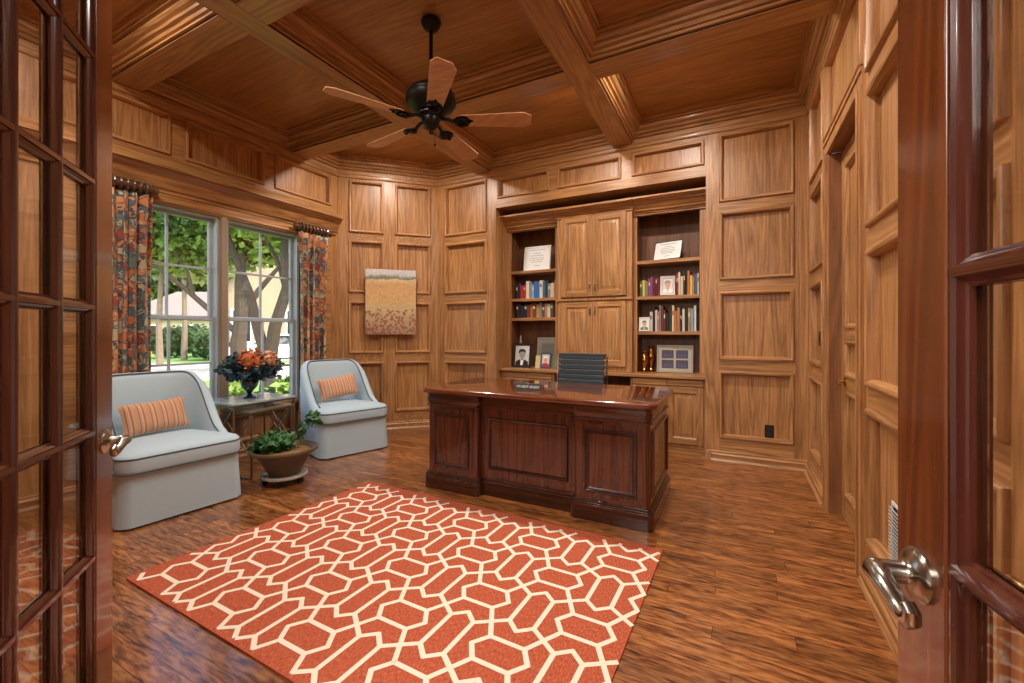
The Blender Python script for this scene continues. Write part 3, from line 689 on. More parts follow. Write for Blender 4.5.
# framed things on the shelves
def on_shelf(name, label, cat, x, y, z, w, h, border, fmat, rz=0, tilt=12, paint=None, thick=.014):
    """easel frame leaning back; local: x across, z up, y away from viewer"""
    t = thing(name, label, cat, (x, y, z), rz); T_ = R(tilt)
    M = lambda a, b_, n: (a, b_ * math.sin(T_) - n * math.cos(T_), .001 + b_ * math.cos(T_) + n * math.sin(T_) + thick * math.sin(T_))
    b = MB(); b.sweep(rect(-w / 2, w / 2, 0, h), [(0, -thick), (0, 0), (.003, .003), (border - .003, .001), (border, -.004), (border, -thick), (0, -thick)], M); b.build('frame', fmat, t)
    b = MB(); b.prism(offset(rect(-w / 2, w / 2, 0, h), border - .001), -thick + .001, -.006, M)
    pc = b.build('picture', paint[0] if paint else paper, t, smooth=False)
    b = MB(); yb = h * .75 * math.sin(T_) + thick
    b.add([M(-w * .12, h * .75, -thick), M(w * .12, h * .75, -thick), (w * .16, yb + min(.07, h * .28), .001), (-w * .16, yb + min(.07, h * .28), .001)], [(0, 1, 2, 3), (3, 2, 1, 0)]); b.build('easel_stand', rubber, t, smooth=False)
    if paint and len(paint) > 1: paint[1](M, w, h, border, pc)
    return t
def flat(M, polys, parent, name, mat):
    b = MB()
    for p in polys: b.prism(p, -.006, -.005, M)
    b.build(name, mat, parent, smooth=False)
def ell(cx, cy, rx, ry, n=16): return [(cx + rx * math.cos(2 * PI * i / n), cy + ry * math.sin(2 * PI * i / n)) for i in range(n)]
grey_bg = plain('photo_grey', srgb(206, 208, 208), .3); dark_ink = plain('photo_black', srgb(34, 34, 36), .3); skin_g = plain('photo_mid_grey', srgb(150, 150, 148), .3)
skin_c = plain('photo_skin', srgb(206, 156, 128), .4); red_p = plain('photo_red', srgb(186, 40, 46), .4); pale_p = plain('photo_pale', srgb(214, 200, 200), .4); purple_p = plain('photo_purple', srgb(22, 16, 46), .35)
def portrait(bg, hair, skin, coat, shirt):
    def f(M, w, h, bd, pc):
        flat(M, [[(-w * .36, bd), (w * .36, bd), (w * .34, h * .24), (w * .14, h * .33), (-w * .14, h * .33), (-w * .34, h * .24)]], pc, 'coat', coat)
        M2 = lambda a, b_, n: M(a, b_, n + .001); flat(M2, [[(-w * .07, bd), (w * .05, bd), (w * .10, h * .33), (-w * .08, h * .33)]], pc, 'shirt', shirt)
        M3 = lambda a, b_, n: M(a, b_, n + .0015); flat(M3, [ell(0.01 * w, h * .55, w * .17, h * .17)], pc, 'face', skin); flat(M3, [rect(-w * .07, w * .08, h * .3, h * .42)], pc, 'neck', skin)
        M4 = lambda a, b_, n: M(a, b_, n + .002); flat(M4, [[(-w * .19, h * .55), (-w * .12, h * .64), (w * .10, h * .66), (w * .18, h * .58), (w * .19, h * .70), (w * .08, h * .77), (-w * .12, h * .76), (-w * .20, h * .68)]], pc, 'hair', hair)
    return (bg, f)
def text_lines(M, w, h, bd, pc):
    b = MB()
    for k, (z, ww) in enumerate(((.84, .62), (.70, .3), (.60, .5), (.50, .56), (.42, .5), (.34, .4), (.18, .2))):
        n = max(3, int(ww * 16))
        for i in range(n):
            x = -ww * w / 2 + ww * w * i / n
            b.prism(rect(x, x + ww * w / n * .72, z * h, z * h + .007), -.006, -.0054, M)
    b.build('lettering', ink, pc, smooth=False)
on_shelf('framed_certificate', 'white certificate plaque on the top shelf of left bookcase', 'certificate', -2.20, 4.90, LS[0], .36, .31, .02, paper, 0, 8, (paper, text_lines))
on_shelf('tilted_certificate', 'white certificate in a black folder on the top shelf of right bookcase', 'certificate', -.66, 4.89, RS[0], .30, .22, .006, blackp, R(-14), 20, (paper, text_lines))
on_shelf('photo_frame', 'silver photo frame standing before burgundy books', 'photo frame', -.645, 4.865, RS[1], .155, .215, .03, silver, 0, 10, portrait(pale_p, ink, skin_c, paper, pale_p))
on_shelf('photo_frame', 'small white photo frame at left end of lower book shelf', 'photo frame', -.888, 4.868, RS[2], .115, .155, .014, white, 0, 10, portrait(paper, leaf_g, skin_c, leaf_s, bloom_p))
def four(M, w, h, bd, pc):
    g = .02
    for cx in (-1, 1):
        for cz in (-1, 1):
            b = MB(); xa, xb = sorted((cx * .012, cx * (w * .36))); za, zb = (h * .52, h * .82) if cz > 0 else (h * .16, h * .46)
            b.prism(rect(xa, xb, za, zb), -.006, -.004, M); b.build('snapshot', purple_p, pc, smooth=False)
            b = MB(); 
            for k in range(3): b.prism(ell(xa + (xb - xa) * (k + 1) / 4, za + .03, .014, .022, 8), -.0042, -.0034, M)
            b.build('snapshot_figure', plain('dusk_figure', srgb(70, 50, 100), .4) if 'dusk_figure' not in bpy.data.materials else bpy.data.materials['dusk_figure'], pc, smooth=False)
on_shelf('collage_frame', 'wide silver frame of four purple snapshots on the counter', 'photo frame', -.575, 4.90, .79, .37, .30, .02, plain('pewter_frame', srgb(150, 140, 126), .4, .2), R(4), 10, (plain('photo_mat', srgb(176, 164, 150), .6), four))
on_shelf('portrait_frame', 'black frame with a grey portrait of a man in suit on counter', 'photo frame', -2.36, 4.80, .79, .24, .30, .028, blackp, R(4), 10, portrait(grey_bg, dark_ink, skin_g, dark_ink, paper))
on_shelf('portrait_frame', 'small dark frame with a portrait in red on counter', 'photo frame', -2.055, 4.83, .79, .14, .19, .02, pipe_m, R(-4), 10, portrait(pale_p, paper, skin_c, red_p, red_p))
def plaque(M, w, h, bd, pc):
    b = MB(); b.prism(rect(-w * .3, w * .3, h * .35, h * .8), -.006, -.005, M); b.build('engraved_plate', plain('pewter', srgb(120, 116, 108), .35, .5), pc)
on_shelf('award_plaque', 'grey metal award plaque leaning behind the red portrait', 'plaque', -2.08, 4.95, .79, .29, .375, .018, silver, 0, 8, (plain('plaque_grey', srgb(140, 136, 124), .4, .3), plaque))
b = MB(); b.lathe([(.001, 0), (.035, 0), (.035, .008), (.012, .02), (.009, .1), (.018, .12), (.009, .14), (.009, .28), (.02, .3), (.02, .315), (.014, .32), (.012, .39), (.004, .4), (.001, .4)], seg=16)
c_ = tag(b.build('candlestick', silver), 'silver candlestick behind the grey portrait of a man', 'candlestick'); c_.location = (-2.45, 4.97, .79)
for x, c, l in ((-2.165, (206, 190, 140), 'small cream card leaning left of the red portrait'), (-1.963, (120, 128, 92), 'small green card leaning right of the red portrait')):
    t = tag(MB().build('greeting_card', paper), l, 'card')
    b = MB(); b.prism([(-.035, 0), (.035, 0), (.035, .15), (-.035, .15)], 0, .004, lambda a, z, n: (a, .03 * z / .15 + n, z)); b.prism([(-.035, 0), (.035, 0), (.035, .148), (-.035, .148)], 0, .004, lambda a, z, n: (a, .075 - .04 * z / .15 + n, z))
    bpy.data.objects.remove(t); t = tag(b.build('greeting_card', book_mat(c), smooth=False), l, 'card'); t.location = (x, 4.86, .79)
for (x, y, k, l) in ((-.885, 4.875, 1.0, 'short brass vase at left on the counter under books'), (-.825, 4.94, 1.28, 'taller brass vase behind the short brass vase')):
    b = MB(); b.lathe([(.001, 0), (.04, 0), (.042, .012), (.03, .022), (.02, .04), (.028, .07), (.044, .11), (.045, .14), (.03, .175), (.022, .195), (.026, .215), (.034, .222), (.03, .226), (.018, .2), (.001, .19)], seg=20)
    o = tag(b.build('brass_vase', gold), l, 'vase'); o.location = (x, y, .79); o.scale = (1, 1, k)

# ------------------------------------------------------------------ desk
t = thing('executive_desk', 'large mahogany pedestal desk with polished top in the middle of the room', 'desk')
def pedestal(x0, x1):
    b = MB(); y0, y1 = 2.735, 3.52
    b.prism(rrect(x0, x1, y0, y1, .03), .125, .66); p = b.build('pedestal', MAH['z'], t, bevel=.002)
    b = MB(); b.prism(rrect(x0 - .025, x1 + .025, y0 - .025, y1 + .02, .04), 0, .105); b.prism(rrect(x0 - .018, x1 + .018, y0 - .018, y1 + .018, .035), .105, .118); b.prism(rrect(x0 - .01, x1 + .01, y0 - .01, y1 + .01, .03), .118, .13)
    b.build('plinth', MAHp, t, bevel=.004)
    b = MB(); rings = []
    for d, z in ((.0, .648), (-.016, .652), (-.016, .66), (-.004, .667), (-.012, .69), (-.014, .71), (-.01, .735), (-.018, .742), (-.018, .752)):
        rings.append([(q[0], q[1], z) for q in rrect(x0 + d, x1 - d, y0 + d, y1 - d, .03 - d)])
    b.loft(rings); b.build('drawer_frieze', MAH['x'], t)
    D = lambda a, z, n: (a, y0 - n, z); q = rect(x0 + .075, x1 - .075, .185, .60)
    b = MB(); b.prism(offset(q, -.03), 0, .005, D); fp = b.build('front_panel', MAH['z'], t); b = MB(); b.sweep(q, [(0, .003), (0, .018), (.004, .022), (.012, .022), (.018, .012), (.024, .012), (.032, .006), (.032, .003)], D)
    b.build('panel_molding', MAHd, fp)
    return p
pedestal(-2.175, -1.71); pedestal(-.955, -.465)
for sx, xx in ((1, -.465), (-1, -2.165)):
    D = (lambda a, z, n: (xx + n, a, z)) if sx > 0 else (lambda a, z, n: (xx - n, -a + 6.255, z))
    b = MB(); q = rect(2.81, 3.445, .185, .60); b.sweep(q, [(-.0, .0), (0, .012), (.006, .016), (.013, .014), (.02, .004), (.02, .001)], D); b.prism(offset(q, .02), 0, .002, D); b.build('side_panel', MAH['z'], t)
b = MB(); b.box(-1.71, -.955, 2.80, 2.825, .1, .66); mb_ = b; b = MB(); b.sweep(rect(-1.65, -1.015, .2, .585), [(0, 0), (0, .010), (.006, .016), (.014, .014), (.022, .003), (.022, 0)], lambda a, z, n: (a, 2.80 - n, z)); b.build('panel_molding', MAHd, mb_.build('modesty_panel', MAH['z'], t))
b = MB(); b.box(-1.69, -.975, 2.775, 2.85, 0, .105); b.box(-1.69, -.975, 2.785, 2.85, .105, .128); b.build('plinth', MAHp, t, bevel=.004)
b = MB(); b.box(-1.70, -.965, 2.785, 3.4, .655, .752); b.box(-1.70, -.965, 2.775, 2.79, .655, .668); b.build('drawer_frieze', MAH['x'], t, bevel=.004)
b = MB(); rings = []
for d, z in ((.012, .752), (.0, .757), (-.004, .768), (-.002, .78), (.006, .788), (.016, .79)):
    rings.append([(q[0], q[1], z) for q in rrect(-2.215 + d, -.42 - d, 2.675 + d, 3.565 - d, .075 - d)])
b.loft(rings); b.build('desktop', MTOP, t)
# name plate
t = thing('desk_name_plate', 'small brass name plate with white letters on the front of the desk top', 'name plate', (-1.375, 2.93, .79))
b = MB(); b.prism([(-.03, 0), (.03, 0), (.012, .052), (-.008, .052)], -.115, .115, lambda a, b_, h: (h, a, b_)); b.build('holder', brass, t, bevel=.002)
b = MB(); sl = 22 / 52
PMAP = lambda a, z, n: (a, -.03 + z * sl - n, z); b.prism(rect(-.113, .113, .004, .050), .0005, .002, PMAP); b.build('plate', rubber, t, smooth=False)
cu = bpy.data.curves.new('lettering', 'FONT'); cu.body = "I'M NOT BOSSY"; cu.size = .027; cu.align_x = 'CENTER'; cu.align_y = 'CENTER'; cu.extrude = .0005; cu.space_character = 1.02
o = bpy.data.objects.new('lettering', cu); COL.objects.link(o); o.data.materials.append(white); o.parent = t
dg = bpy.context.evaluated_depsgraph_get(); me_ = bpy.data.meshes.new_from_object(o.evaluated_get(dg)); bpy.data.objects.remove(o)
o = bpy.data.objects.new('lettering', me_); COL.objects.link(o); o.parent = t
o.location = (0, -.03 + .027 * sl - .0035, .027); o.rotation_euler = (math.atan2(52, 22), 0, 0)

# office chair
t = thing('office_chair', 'black ribbed leather office chair behind the desk', 'chair', (-1.35, 3.86, 0), R(0))
rings = []
b = MB(); n = 10
for k in range(n):
    z0 = .52 + k * .049; yb = .20 + .05 * (k / n)
    b.prism(rrect(-.232, .232, z0, z0 + .047, .018, 3), yb - .022, yb + .022, lambda a, h, q: (a, q, h))
b.prism(rrect(-.238, .238, 1.0, 1.02, .009, 3), .22, .285, lambda a, h, q: (a, q, h))
b.build('backrest', leather, t, bevel=.008, seg=3)
b = MB()
for k in range(9): b.prism(rrect(-.24, .24, -.24 + k * .049, -.24 + k * .049 + .047, .015, 3), .455, .505)
b.build('seat', leather, t, bevel=.008)
for sx in (-1, 1):
    b = MB(); b.tube([(sx * .25, -.2, .45), (sx * .262, -.2, .66), (sx * .262, .16, .68), (sx * .25, .235, .56), (sx * .25, .25, 1.0)], .011); b.build('arm', chrome, t)
b = MB(); b.lathe([(.001, .44), (.1, .44), (.1, .455), (.001, .455)]); b.lathe([(.03, .1), (.03, .3), (.02, .3), (.02, .44), (.03, .44)]); b.build('gas_lift', chrome, t)
for k in range(5):
    a = 2 * PI * k / 5; c, s = math.cos(a), math.sin(a)
    b = MB(); b.tube([(0, 0, .12), (.15 * c, .15 * s, .11), (.28 * c, .28 * s, .075)], .018, taper=[.024, .02, .014]); lg = b.build('leg', chrome, t)
    b = MB(); b.lathe([(.001, -.011), (.026, -.011), (.028, 0), (.026, .011), (.001, .011)], M=lambda x, y, z: (.28 * c + x * c - z * s, .28 * s + x * s + z * c, .028 + y)); b.build('caster', rubber, lg)

# ------------------------------------------------------------------ rug
RX0, RX1, RY0, RY1 = -1.15, 1.132, -.785, .785
rb = MB()
rb.prism(rrect(RX0, RX1, RY0, RY1, .01, 2), .0005, .009)
CX_, CY_ = .2395, .287
def clip(a, b, m=.026):
    x0, y0, x1, y1 = RX0 + m, RY0 + m, RX1 - .006, RY1 - .05; t0, t1 = 0, 1; dx, dy = b[0] - a[0], b[1] - a[1]
    for p, q in ((-dx, a[0] - x0), (dx, x1 - a[0]), (-dy, a[1] - y0), (dy, y1 - a[1])):
        if abs(p) < 1e-9:
            if q < 0: return None
        else:
            r = q / p
            if p < 0: t0 = max(t0, r)
            else: t1 = min(t1, r)
    if (t1 - t0) * math.hypot(dx, dy) < .012: return None
    return (a[0] + dx * t0, a[1] + dy * t0), (a[0] + dx * t1, a[1] + dy * t1)
def strip(a, b, w=.0105):
    c = clip(a, b)
    if not c: return
    a, b = Vector(c[0]), Vector(c[1]); d = (b - a).normalized(); n = Vector((-d.y, d.x)) * w; e = d * w * .55
    q = [a - e - n, b + e - n, b + e + n, a - e + n]
    zz = .0094 + random.uniform(0, .0004)
    rb.add([(p.x, p.y, zz) for p in q], [(0, 1, 2, 3)], 1)
HH = [(-.122, 0), (-.076, -.066), (.076, -.066), (.122, 0), (.076, .066), (-.076, .066)]
VV = [(0, -.148), (.057, -.1), (.057, .1), (0, .148), (-.057, .1), (-.057, -.1)]
# cell centres: an H lozenge where (i+j) is even, a V lozenge where odd
ox, oy = .245, -.33
for i in range(-8, 9):
    for j in range(-6, 7):
        cx, cy = ox + i * CX_, oy + j * CY_
        pts = HH if (i + j) % 2 == 0 else VV
        for k in range(6):
            p, q = pts[k], pts[(k + 1) % 6]; strip((cx + p[0], cy + p[1]), (cx + q[0], cy + q[1]))
        for sx in (-1, 1):
            for sy in (-1, 1):
                h = (.076, .066) if (i + j) % 2 == 0 else (.057, .1)
                strip((cx + sx * h[0], cy + sy * h[1]), (cx + sx * CX_ / 2, cy + sy * CY_ / 2))
rug = rb.build('area_rug', [rug_m, cream], smooth=False)
tag(rug, 'rust red rug with a cream interlaced lattice pattern on the wood floor', 'rug')
rug.location = (-1.508, 1.765, 0); rug.rotation_euler = (0, 0, R(-1.4))

# ------------------------------------------------------------------ armchairs
def armchair(loc, rz, label):
    t = thing('armchair', label, 'armchair', loc, rz, 'pale blue slipcovered armchairs')   # local +x = front
    # plan path of the shell (centre line) from left front, round the back, to right front
    W, XB, XF = .315, -.335, .17
    path = []
    for k in range(9): path.append((XF + (-.12 - XF) * k / 8, W))
    for k in range(1, 24):
        a = R(90 + 180 * k / 24); e = .76
        c, s = math.cos(a), math.sin(a)
        path.append((-.12 + (XB + .12) * abs(c) ** e, W * math.copysign(abs(s) ** e, s)))
    for k in range(9): path.append((-.12 + (XF + .12) * k / 8, -W))
    def hgt(x):
        u = max(0, min(1, (x - (-.30)) / (.42))); s = (u * u * (3 - 2 * u)) ** .85
        return .92 - .43 * s - max(0, (x - .1)) * .5
    n = len(path); rings = []; pipe_i = []; 
    for i, (x, y) in enumerate(path):
        a = Vector(path[max(i - 1, 0)]); b_ = Vector(path[min(i + 1, n - 1)]); d = (b_ - a).normalized(); nr = Vector((-d.y, d.x))  # toward inside
        h = hgt(x); th = .042; lean = .05 * max(0, (.0 - x) / .34)
        ring = []
        for (o, z) in ((-th, .30), (-th * 1.05, .45), (-th, h - .05), (-th * .8, h - .02), (-th * .3, h), (th * .3, h), (th * .8, h - .02), (th, h - .05), (th * 1.25, .45), (th, .30)):
            z = max(z, .30) if z <= .45 else max(z, .31); zz = min(z, h)
            k = lean * (zz - .3) / .6
            ring.append((x + nr.x * o - k, y + nr.y * o, zz))
        rings.append(ring)
        pipe_i.append((x + nr.x * th * .75 - lean * (h - .3) / .6, y + nr.y * th * .75, h - .006))
    b = MB(); b.loft(rings); sh = b.build('backrest', fabric, t, ang=60)
    b = MB(); b.tube(pipe_i, .005, 6); b.build('piping', pipe_m, sh)
    # seat cushion
    def plan(x0, x1, w, r, rb_): 
        out = []
        for cx, cy, st, rr in ((x1 - r, w - r, 0, r), (x0 + rb_, w - rb_, 90, rb_), (x0 + rb_, -w + rb_, 180, rb_), (x1 - r, -w + r, 270, r)):
            for i in range(9):
                a = R(st + 90 * i / 8); out.append((cx + rr * math.cos(a), cy + rr * math.sin(a)))
        return out
    P_ = [(x + .035 * max(0, (x - .1) / .27) * (1 - min(1, (y / .355) ** 2)), y) for x, y in plan(-.30, .355, .36, .085, .2)]
    def wid(p, z):   # the cushion narrows between the arms
        x, y = p
        u = max(0, min(1, (x - .06) / .14)); y *= .74 + .26 * u * u * (3 - 2 * u)
        return (x, y, z)
    b = MB(); rings = []
    for k, z in ((.93, .325), (.985, .335), (1, .36), (1, .425), (.99, .441), (.95, .459), (.8, .476), (.5, .486), (.05, .489)):
        rings.append([wid((.0375 + (q[0] - .0375) * k, q[1] * k), z) for q in P_])
    b.loft(rings); c = b.build('seat_cushion', fabric, t, ang=60)
    for d, z in ((.001, .434), (.001, .342)):
        q = [wid(p, z) for p in offset(P_, d)]; q = [p for p in q[27:] + q[:9]]; q = [(.10, q[0][1] * .86, z), (.15, q[0][1] * .965, z), (.2, q[0][1], z)] + q + [(.2, q[-1][1], z), (.15, q[-1][1] * .965, z), (.10, q[-1][1] * .86, z)]; b = MB(); b.tube(q, .0055, 6); b.build('piping', pipe_m, c)
    # base with skirt, pleat at each front corner
    b = MB(); S_ = [(x + .03 * max(0, (x - .1) / .25) * (1 - min(1, (y / .345) ** 2)), y) for x, y in plan(-.375, .335, .347, .06, .26)]; n = len(S_)
    rings = []
    for z, fl in ((.012, .018), (.12, .012), (.25, .004), (.325, 0), (.335, .01)):
        ring = []
        for i, p in enumerate(offset(S_, -fl)):
            wv = .0035 * math.sin(i * 1.9) * (1 - z / .33)
            ring.append((p[0] + wv, p[1] + wv, z))
        rings.append(ring)
    b.loft(rings); b.build('skirt', fabric, t, ang=60)
    b = MB(); b.prism(offset(S_, .02), .0, .013); b.build('foot_base', rubber, t)
    return t
def pillow(loc, rx, ry, rz, w, h, th, label):
    n = 16; b = MB(); rings = []
    def pt(u, v, s):
        k = (1 - abs(u) ** 2.6) * (1 - abs(v) ** 2.6); e = 1 - .05 * (1 - abs(u) ** 2) * 0
        pin = 1 - .07 * (1 - u * u) * abs(v) ** 4; pin2 = 1 - .07 * (1 - v * v) * abs(u) ** 4
        return (u * w / 2 * pin2, s * th / 2 * max(k, 0) ** .55, v * h / 2 * pin)
    for s in (-1, 1):
        g = [[pt(-1 + 2 * i / n, -1 + 2 * j / n, s) for i in range(n + 1)] for j in range(n + 1)]
        vs = [p for r_ in g for p in r_]
        fs = [((j * (n + 1) + i), (j * (n + 1) + i + 1), ((j + 1) * (n + 1) + i + 1), ((j + 1) * (n + 1) + i)) for j in range(n) for i in range(n)]
        if s > 0: fs = [f[::-1] for f in fs]
        b.add(vs, fs)
    o = b.build('throw_pillow', stripe_m, ang=80); o.location = loc; o.rotation_euler = (rx, ry, rz)
    return tag(o, label, 'pillow', 'striped lumbar pillows')
C1, A1 = Vector((-3.64, 1.605, 0)), R(-5)
C2_, A2 = Vector((-3.725, 3.245, 0)), R(-17)
armchair(C1, A1, 'pale blue slipcovered armchair next to the left french door')
armchair(C2_, A2, 'pale blue slipcovered armchair in the corner before the right curtain')
for C_, A_, l, dy in ((C1, A1, 'orange striped lumbar pillow on the armchair next to the french door', -.02), (C2_, A2, 'orange striped lumbar pillow on the armchair before the right curtain', .0)):
    p = C_ + Vector((math.cos(A_) * -.135 - math.sin(A_) * dy, math.sin(A_) * -.135 + math.cos(A_) * dy, .610))
    if dy == 0: p += Vector((math.cos(A_), math.sin(A_), .9)) * .03
    pillow(p, R(-20), R(-8) if dy == 0 else R(-3), A_ + PI / 2 + (R(-6) if dy == 0 else R(4)), .41, .235, .12, l)

# ------------------------------------------------------------------ nesting tables, flowers, plant
def nest_table(name, loc, rz, w, d, h, top, label):
    t = thing(name, label, 'side table', loc, rz, 'nesting side tables')
    b = MB(); b.prism(rrect(-w / 2, w / 2, -d / 2, d / 2, .01, 3), h - .018, h); b.build('table_top', top, t, bevel=.003)
    b = MB(); b.sweep(rect(-w / 2 + .012, w / 2 - .012, -d / 2 + .012, d / 2 - .012), [(0, h - .034), (0, h - .018), (.014, h - .018), (.014, h - .034), (0, h - .034)], lambda a, c, z: (a, c, z)); b.build('top_rim', bronze, t)
    for sx in (-1, 1):
        for sy in (-1, 1):
            b = MB(); x, y = sx * (w / 2 - .02), sy * (d / 2 - .02)
            b.tube([(x, y, h - .02), (x, y, .012)], .008); b.build('leg', bronze, t)
        b = MB(); y = sx * (d / 2 - .02); b.tube([(-w / 2 + .02, y, .012), (w / 2 - .02, y, .012)], .008); b.build('floor_rail', bronze, t)
        b = MB(); b.tube([(-w / 2 + .02, y, h - .04), (-.02, y, h * .62), (.02, y, h * .62), (w / 2 - .02, y, h - .04)], .006); b.tube([(-w / 2 + .02, y, h * .3), (-.02, y, h * .60), (.02, y, h * .60), (w / 2 - .02, y, h * .3)], .006); b.build('cross_brace', bronze, t)
    return t

nest_table('side_table', (-3.86, 2.345, 0), 0, .48, .58, .64, glass_top, 'taller nesting side table with grey top under the flower vase')
nest_table('side_table', (-3.743, 2.344, 0), R(9), .36, .45, .57, copper_top, 'lower nesting side table pulled out behind the potted plant')

def leaf_cluster(b, c, r, n, size, sc=(1, 1, 1), m=0, shell=.5):
    for _ in range(n):
        while True:
            v = Vector((random.uniform(-1, 1), random.uniform(-1, 1), random.uniform(-1, 1)))
            if shell < v.length <= 1: break
        p = Vector((c[0] + v.x * r * sc[0], c[1] + v.y * r * sc[1], c[2] + v.z * r * sc[2]))
        a = Vector((random.gauss(0, 1), random.gauss(0, 1), random.gauss(0, .6))).normalized(); u = a.cross(Vector((random.gauss(0, 1), random.gauss(0, 1), 1))).normalized()
        l = size * random.uniform(.7, 1.3); w = l * .42; k = a.cross(u) * l * .12
        b.add([tuple(p), tuple(p + a * l * .5 + u * w - k), tuple(p + a * l), tuple(p + a * l * .5 - u * w - k)], [(0, 1, 2, 3)], m)
# bouquet
vz = (-3.875, 2.345, .6401)
t = thing('flower_vase', 'navy urn filled with orange hydrangeas and dark leaves on the taller side table', 'flower vase', vz)
b = MB(); b.lathe([(.001, 0), (.052, 0), (.054, .012), (.03, .022), (.02, .04), (.03, .06), (.062, .1), (.076, .145), (.07, .175), (.062, .185), (.07, .195), (.06, .195), (.05, .17), (.001, .16)], seg=28); b.build('urn', navy, t)
b = MB(); leaf_cluster(b, (.01, .01, .28), .185, 900, .055, (1.15, 1.15, .66), shell=.2); leaf_cluster(b, (.01, .01, .24), .19, 240, .06, (1.25, 1.25, .5), shell=.6); b.build('foliage', leaf_d, t, smooth=False)
for (x, y, z, r, mm) in ((.11, -.06, .33, .105, bloom_o), (.15, .08, .34, .07, bloom_p), (.08, .19, .30, .05, leaf_s), (-.02, -.19, .28, .045, leaf_s)):
    b = MB(); leaf_cluster(b, (x, y, z), r, 160, .035, shell=.75); b.ball((x, y, z), r * .78, 10); b.build('bloom', mm, t, smooth=False)
b = MB(); leaf_cluster(b, (.03, .24, .25), .035, 50, .03, shell=.5); b.build('bloom', paper, t, smooth=False)
# potted plant on a rolling caddy
pc = (-3.272, 2.268, 0)
t = thing('plant_caddy', 'round clear rolling plant stand on casters beneath the clay bowl', 'plant stand', pc)
b = MB(); b.lathe([(.001, .055), (.165, .055), (.175, .062), (.175, .078), (.165, .082), (.15, .075), (.001, .072)], seg=36); b.build('tray', plain('frosted_plastic', srgb(196, 190, 180), .2, noise=.04, coat=.5), t)
for k in range(5):
    a = 2 * PI * k / 5 + .35; x, y = .14 * math.cos(a), .14 * math.sin(a)
    b = MB(); b.lathe([(.001, -.013), (.022, -.013), (.024, 0), (.022, .013), (.001, .013)], M=lambda px, py, pz: (x + pz, y + px, .0235 + py), seg=14); b.box(x - .017, x + .017, y - .006, y + .006, .024, .056); b.build('caster', rubber, t)
t = thing('potted_plant', 'trailing green plant in a wide clay bowl in front of the side tables', 'potted plant', (pc[0], pc[1], .0760))
b = MB(); b.lathe([(.001, 0), (.115, 0), (.12, .01), (.145, .06), (.185, .13), (.225, .175), (.25, .185), (.254, .195), (.25, .207), (.235, .21), (.222, .2), (.2, .175), (.001, .165)], seg=40); b.build('bowl', terracotta, t)
b = MB(); b.lathe([(.001, .185), (.13, .182), (.205, .172), (.205, .165), (.001, .16)], seg=24); b.build('moss', soil, t)
b = MB()
for k in range(26):
    a = random.uniform(0, 2 * PI); r0 = random.uniform(0, .10); cx, cy = -.075 + r0 * math.cos(a), -.03 + r0 * math.sin(a)
    pts = [(cx, cy, .18)]; L_ = random.uniform(.08, .16)
    for q in range(1, 5):
        pts.append((cx + math.cos(a) * L_ * q / 4, cy + math.sin(a) * L_ * q / 4, .18 + .13 * math.sin(q / 4 * 2.6) * random.uniform(.7, 1.2)))
    b.tube(pts, .002, 4)
b.build('stem', leaf_g, t)
b = MB(); leaf_cluster(b, (-.07, -.03, .25), .12, 420, .045, (1.2, 1.2, .62), shell=.2); leaf_cluster(b, (-.16, -.12, .225), .07, 110, .04, (1.2, 1.2, .5), shell=.2); b.build('foliage', leaf_g, t, smooth=False)
b = MB(); b.tube([(.02, .10, .18), (.06, .15, .32), (.09, .19, .40)], .003, 5); leaf_cluster(b, (.09, .19, .40), .05, 26, .07, shell=.1); leaf_cluster(b, (.05, .14, .33), .05, 14, .05, shell=.1); b.build('tall_shoot', leaf_g, t, smooth=False)
b = MB(); b.ball((-.12, .05, .24), .06, 14, sc=(1, .8, 1.25)); b.build('round_leaf', leaf_s, t)

# ------------------------------------------------------------------ curtains and rods
def curtain(name, y0, y1, ztop, label, folds):
    n = folds * 14; rows = 26; L_ = ztop - .02; grid = []; uv = []
    for j in range(rows + 1):
        f = j / rows; z = ztop - L_ * f; r_ = []
        for i in range(n + 1):
            u = i / n; ph = 2 * PI * folds * u
            am = .046 * (1 - .25 * f) * (1 + .25 * math.sin(7 * u + 2))
            squeeze = 1 - .10 * math.sin(f * PI) + .02 * f
            yy = (y0 + y1) / 2 + (u - .5) * (y1 - y0) * squeeze + .01 * math.sin(2 * ph + f * 3)
            xx = XW + .08 + am * math.sin(ph + .4 * math.sin(f * 4 + u * 9))
            r_.append((xx, yy, z)); uv.append((u * (y1 - y0) * 2.7, f * 2.3))
        grid.append(r_)
    b = MB(); b.loft(grid, closed=False, caps=False)
    o = b.build(name, curt_m, ang=180)
    ul = o.data.uv_layers.new(name='cloth')
    for lp in o.data.loops: ul.data[lp.index].uv = uv[lp.vertex_index]
    md = o.modifiers.new('cloth thickness', 'SOLIDIFY'); md.thickness = .003
    return tag(o, label, 'curtain', 'paisley curtains at the window')
curtain('curtain', 1.42, 1.77, 2.328, 'rust and teal paisley curtain at the left end of the window', 5)
curtain('curtain', 3.09, 3.47, 2.328, 'rust and teal paisley curtain by the corner, behind the far armchair', 5)
rodm = plain('dark_turned_wood', srgb(96, 66, 46), .3, noise=.2, coat=.4)
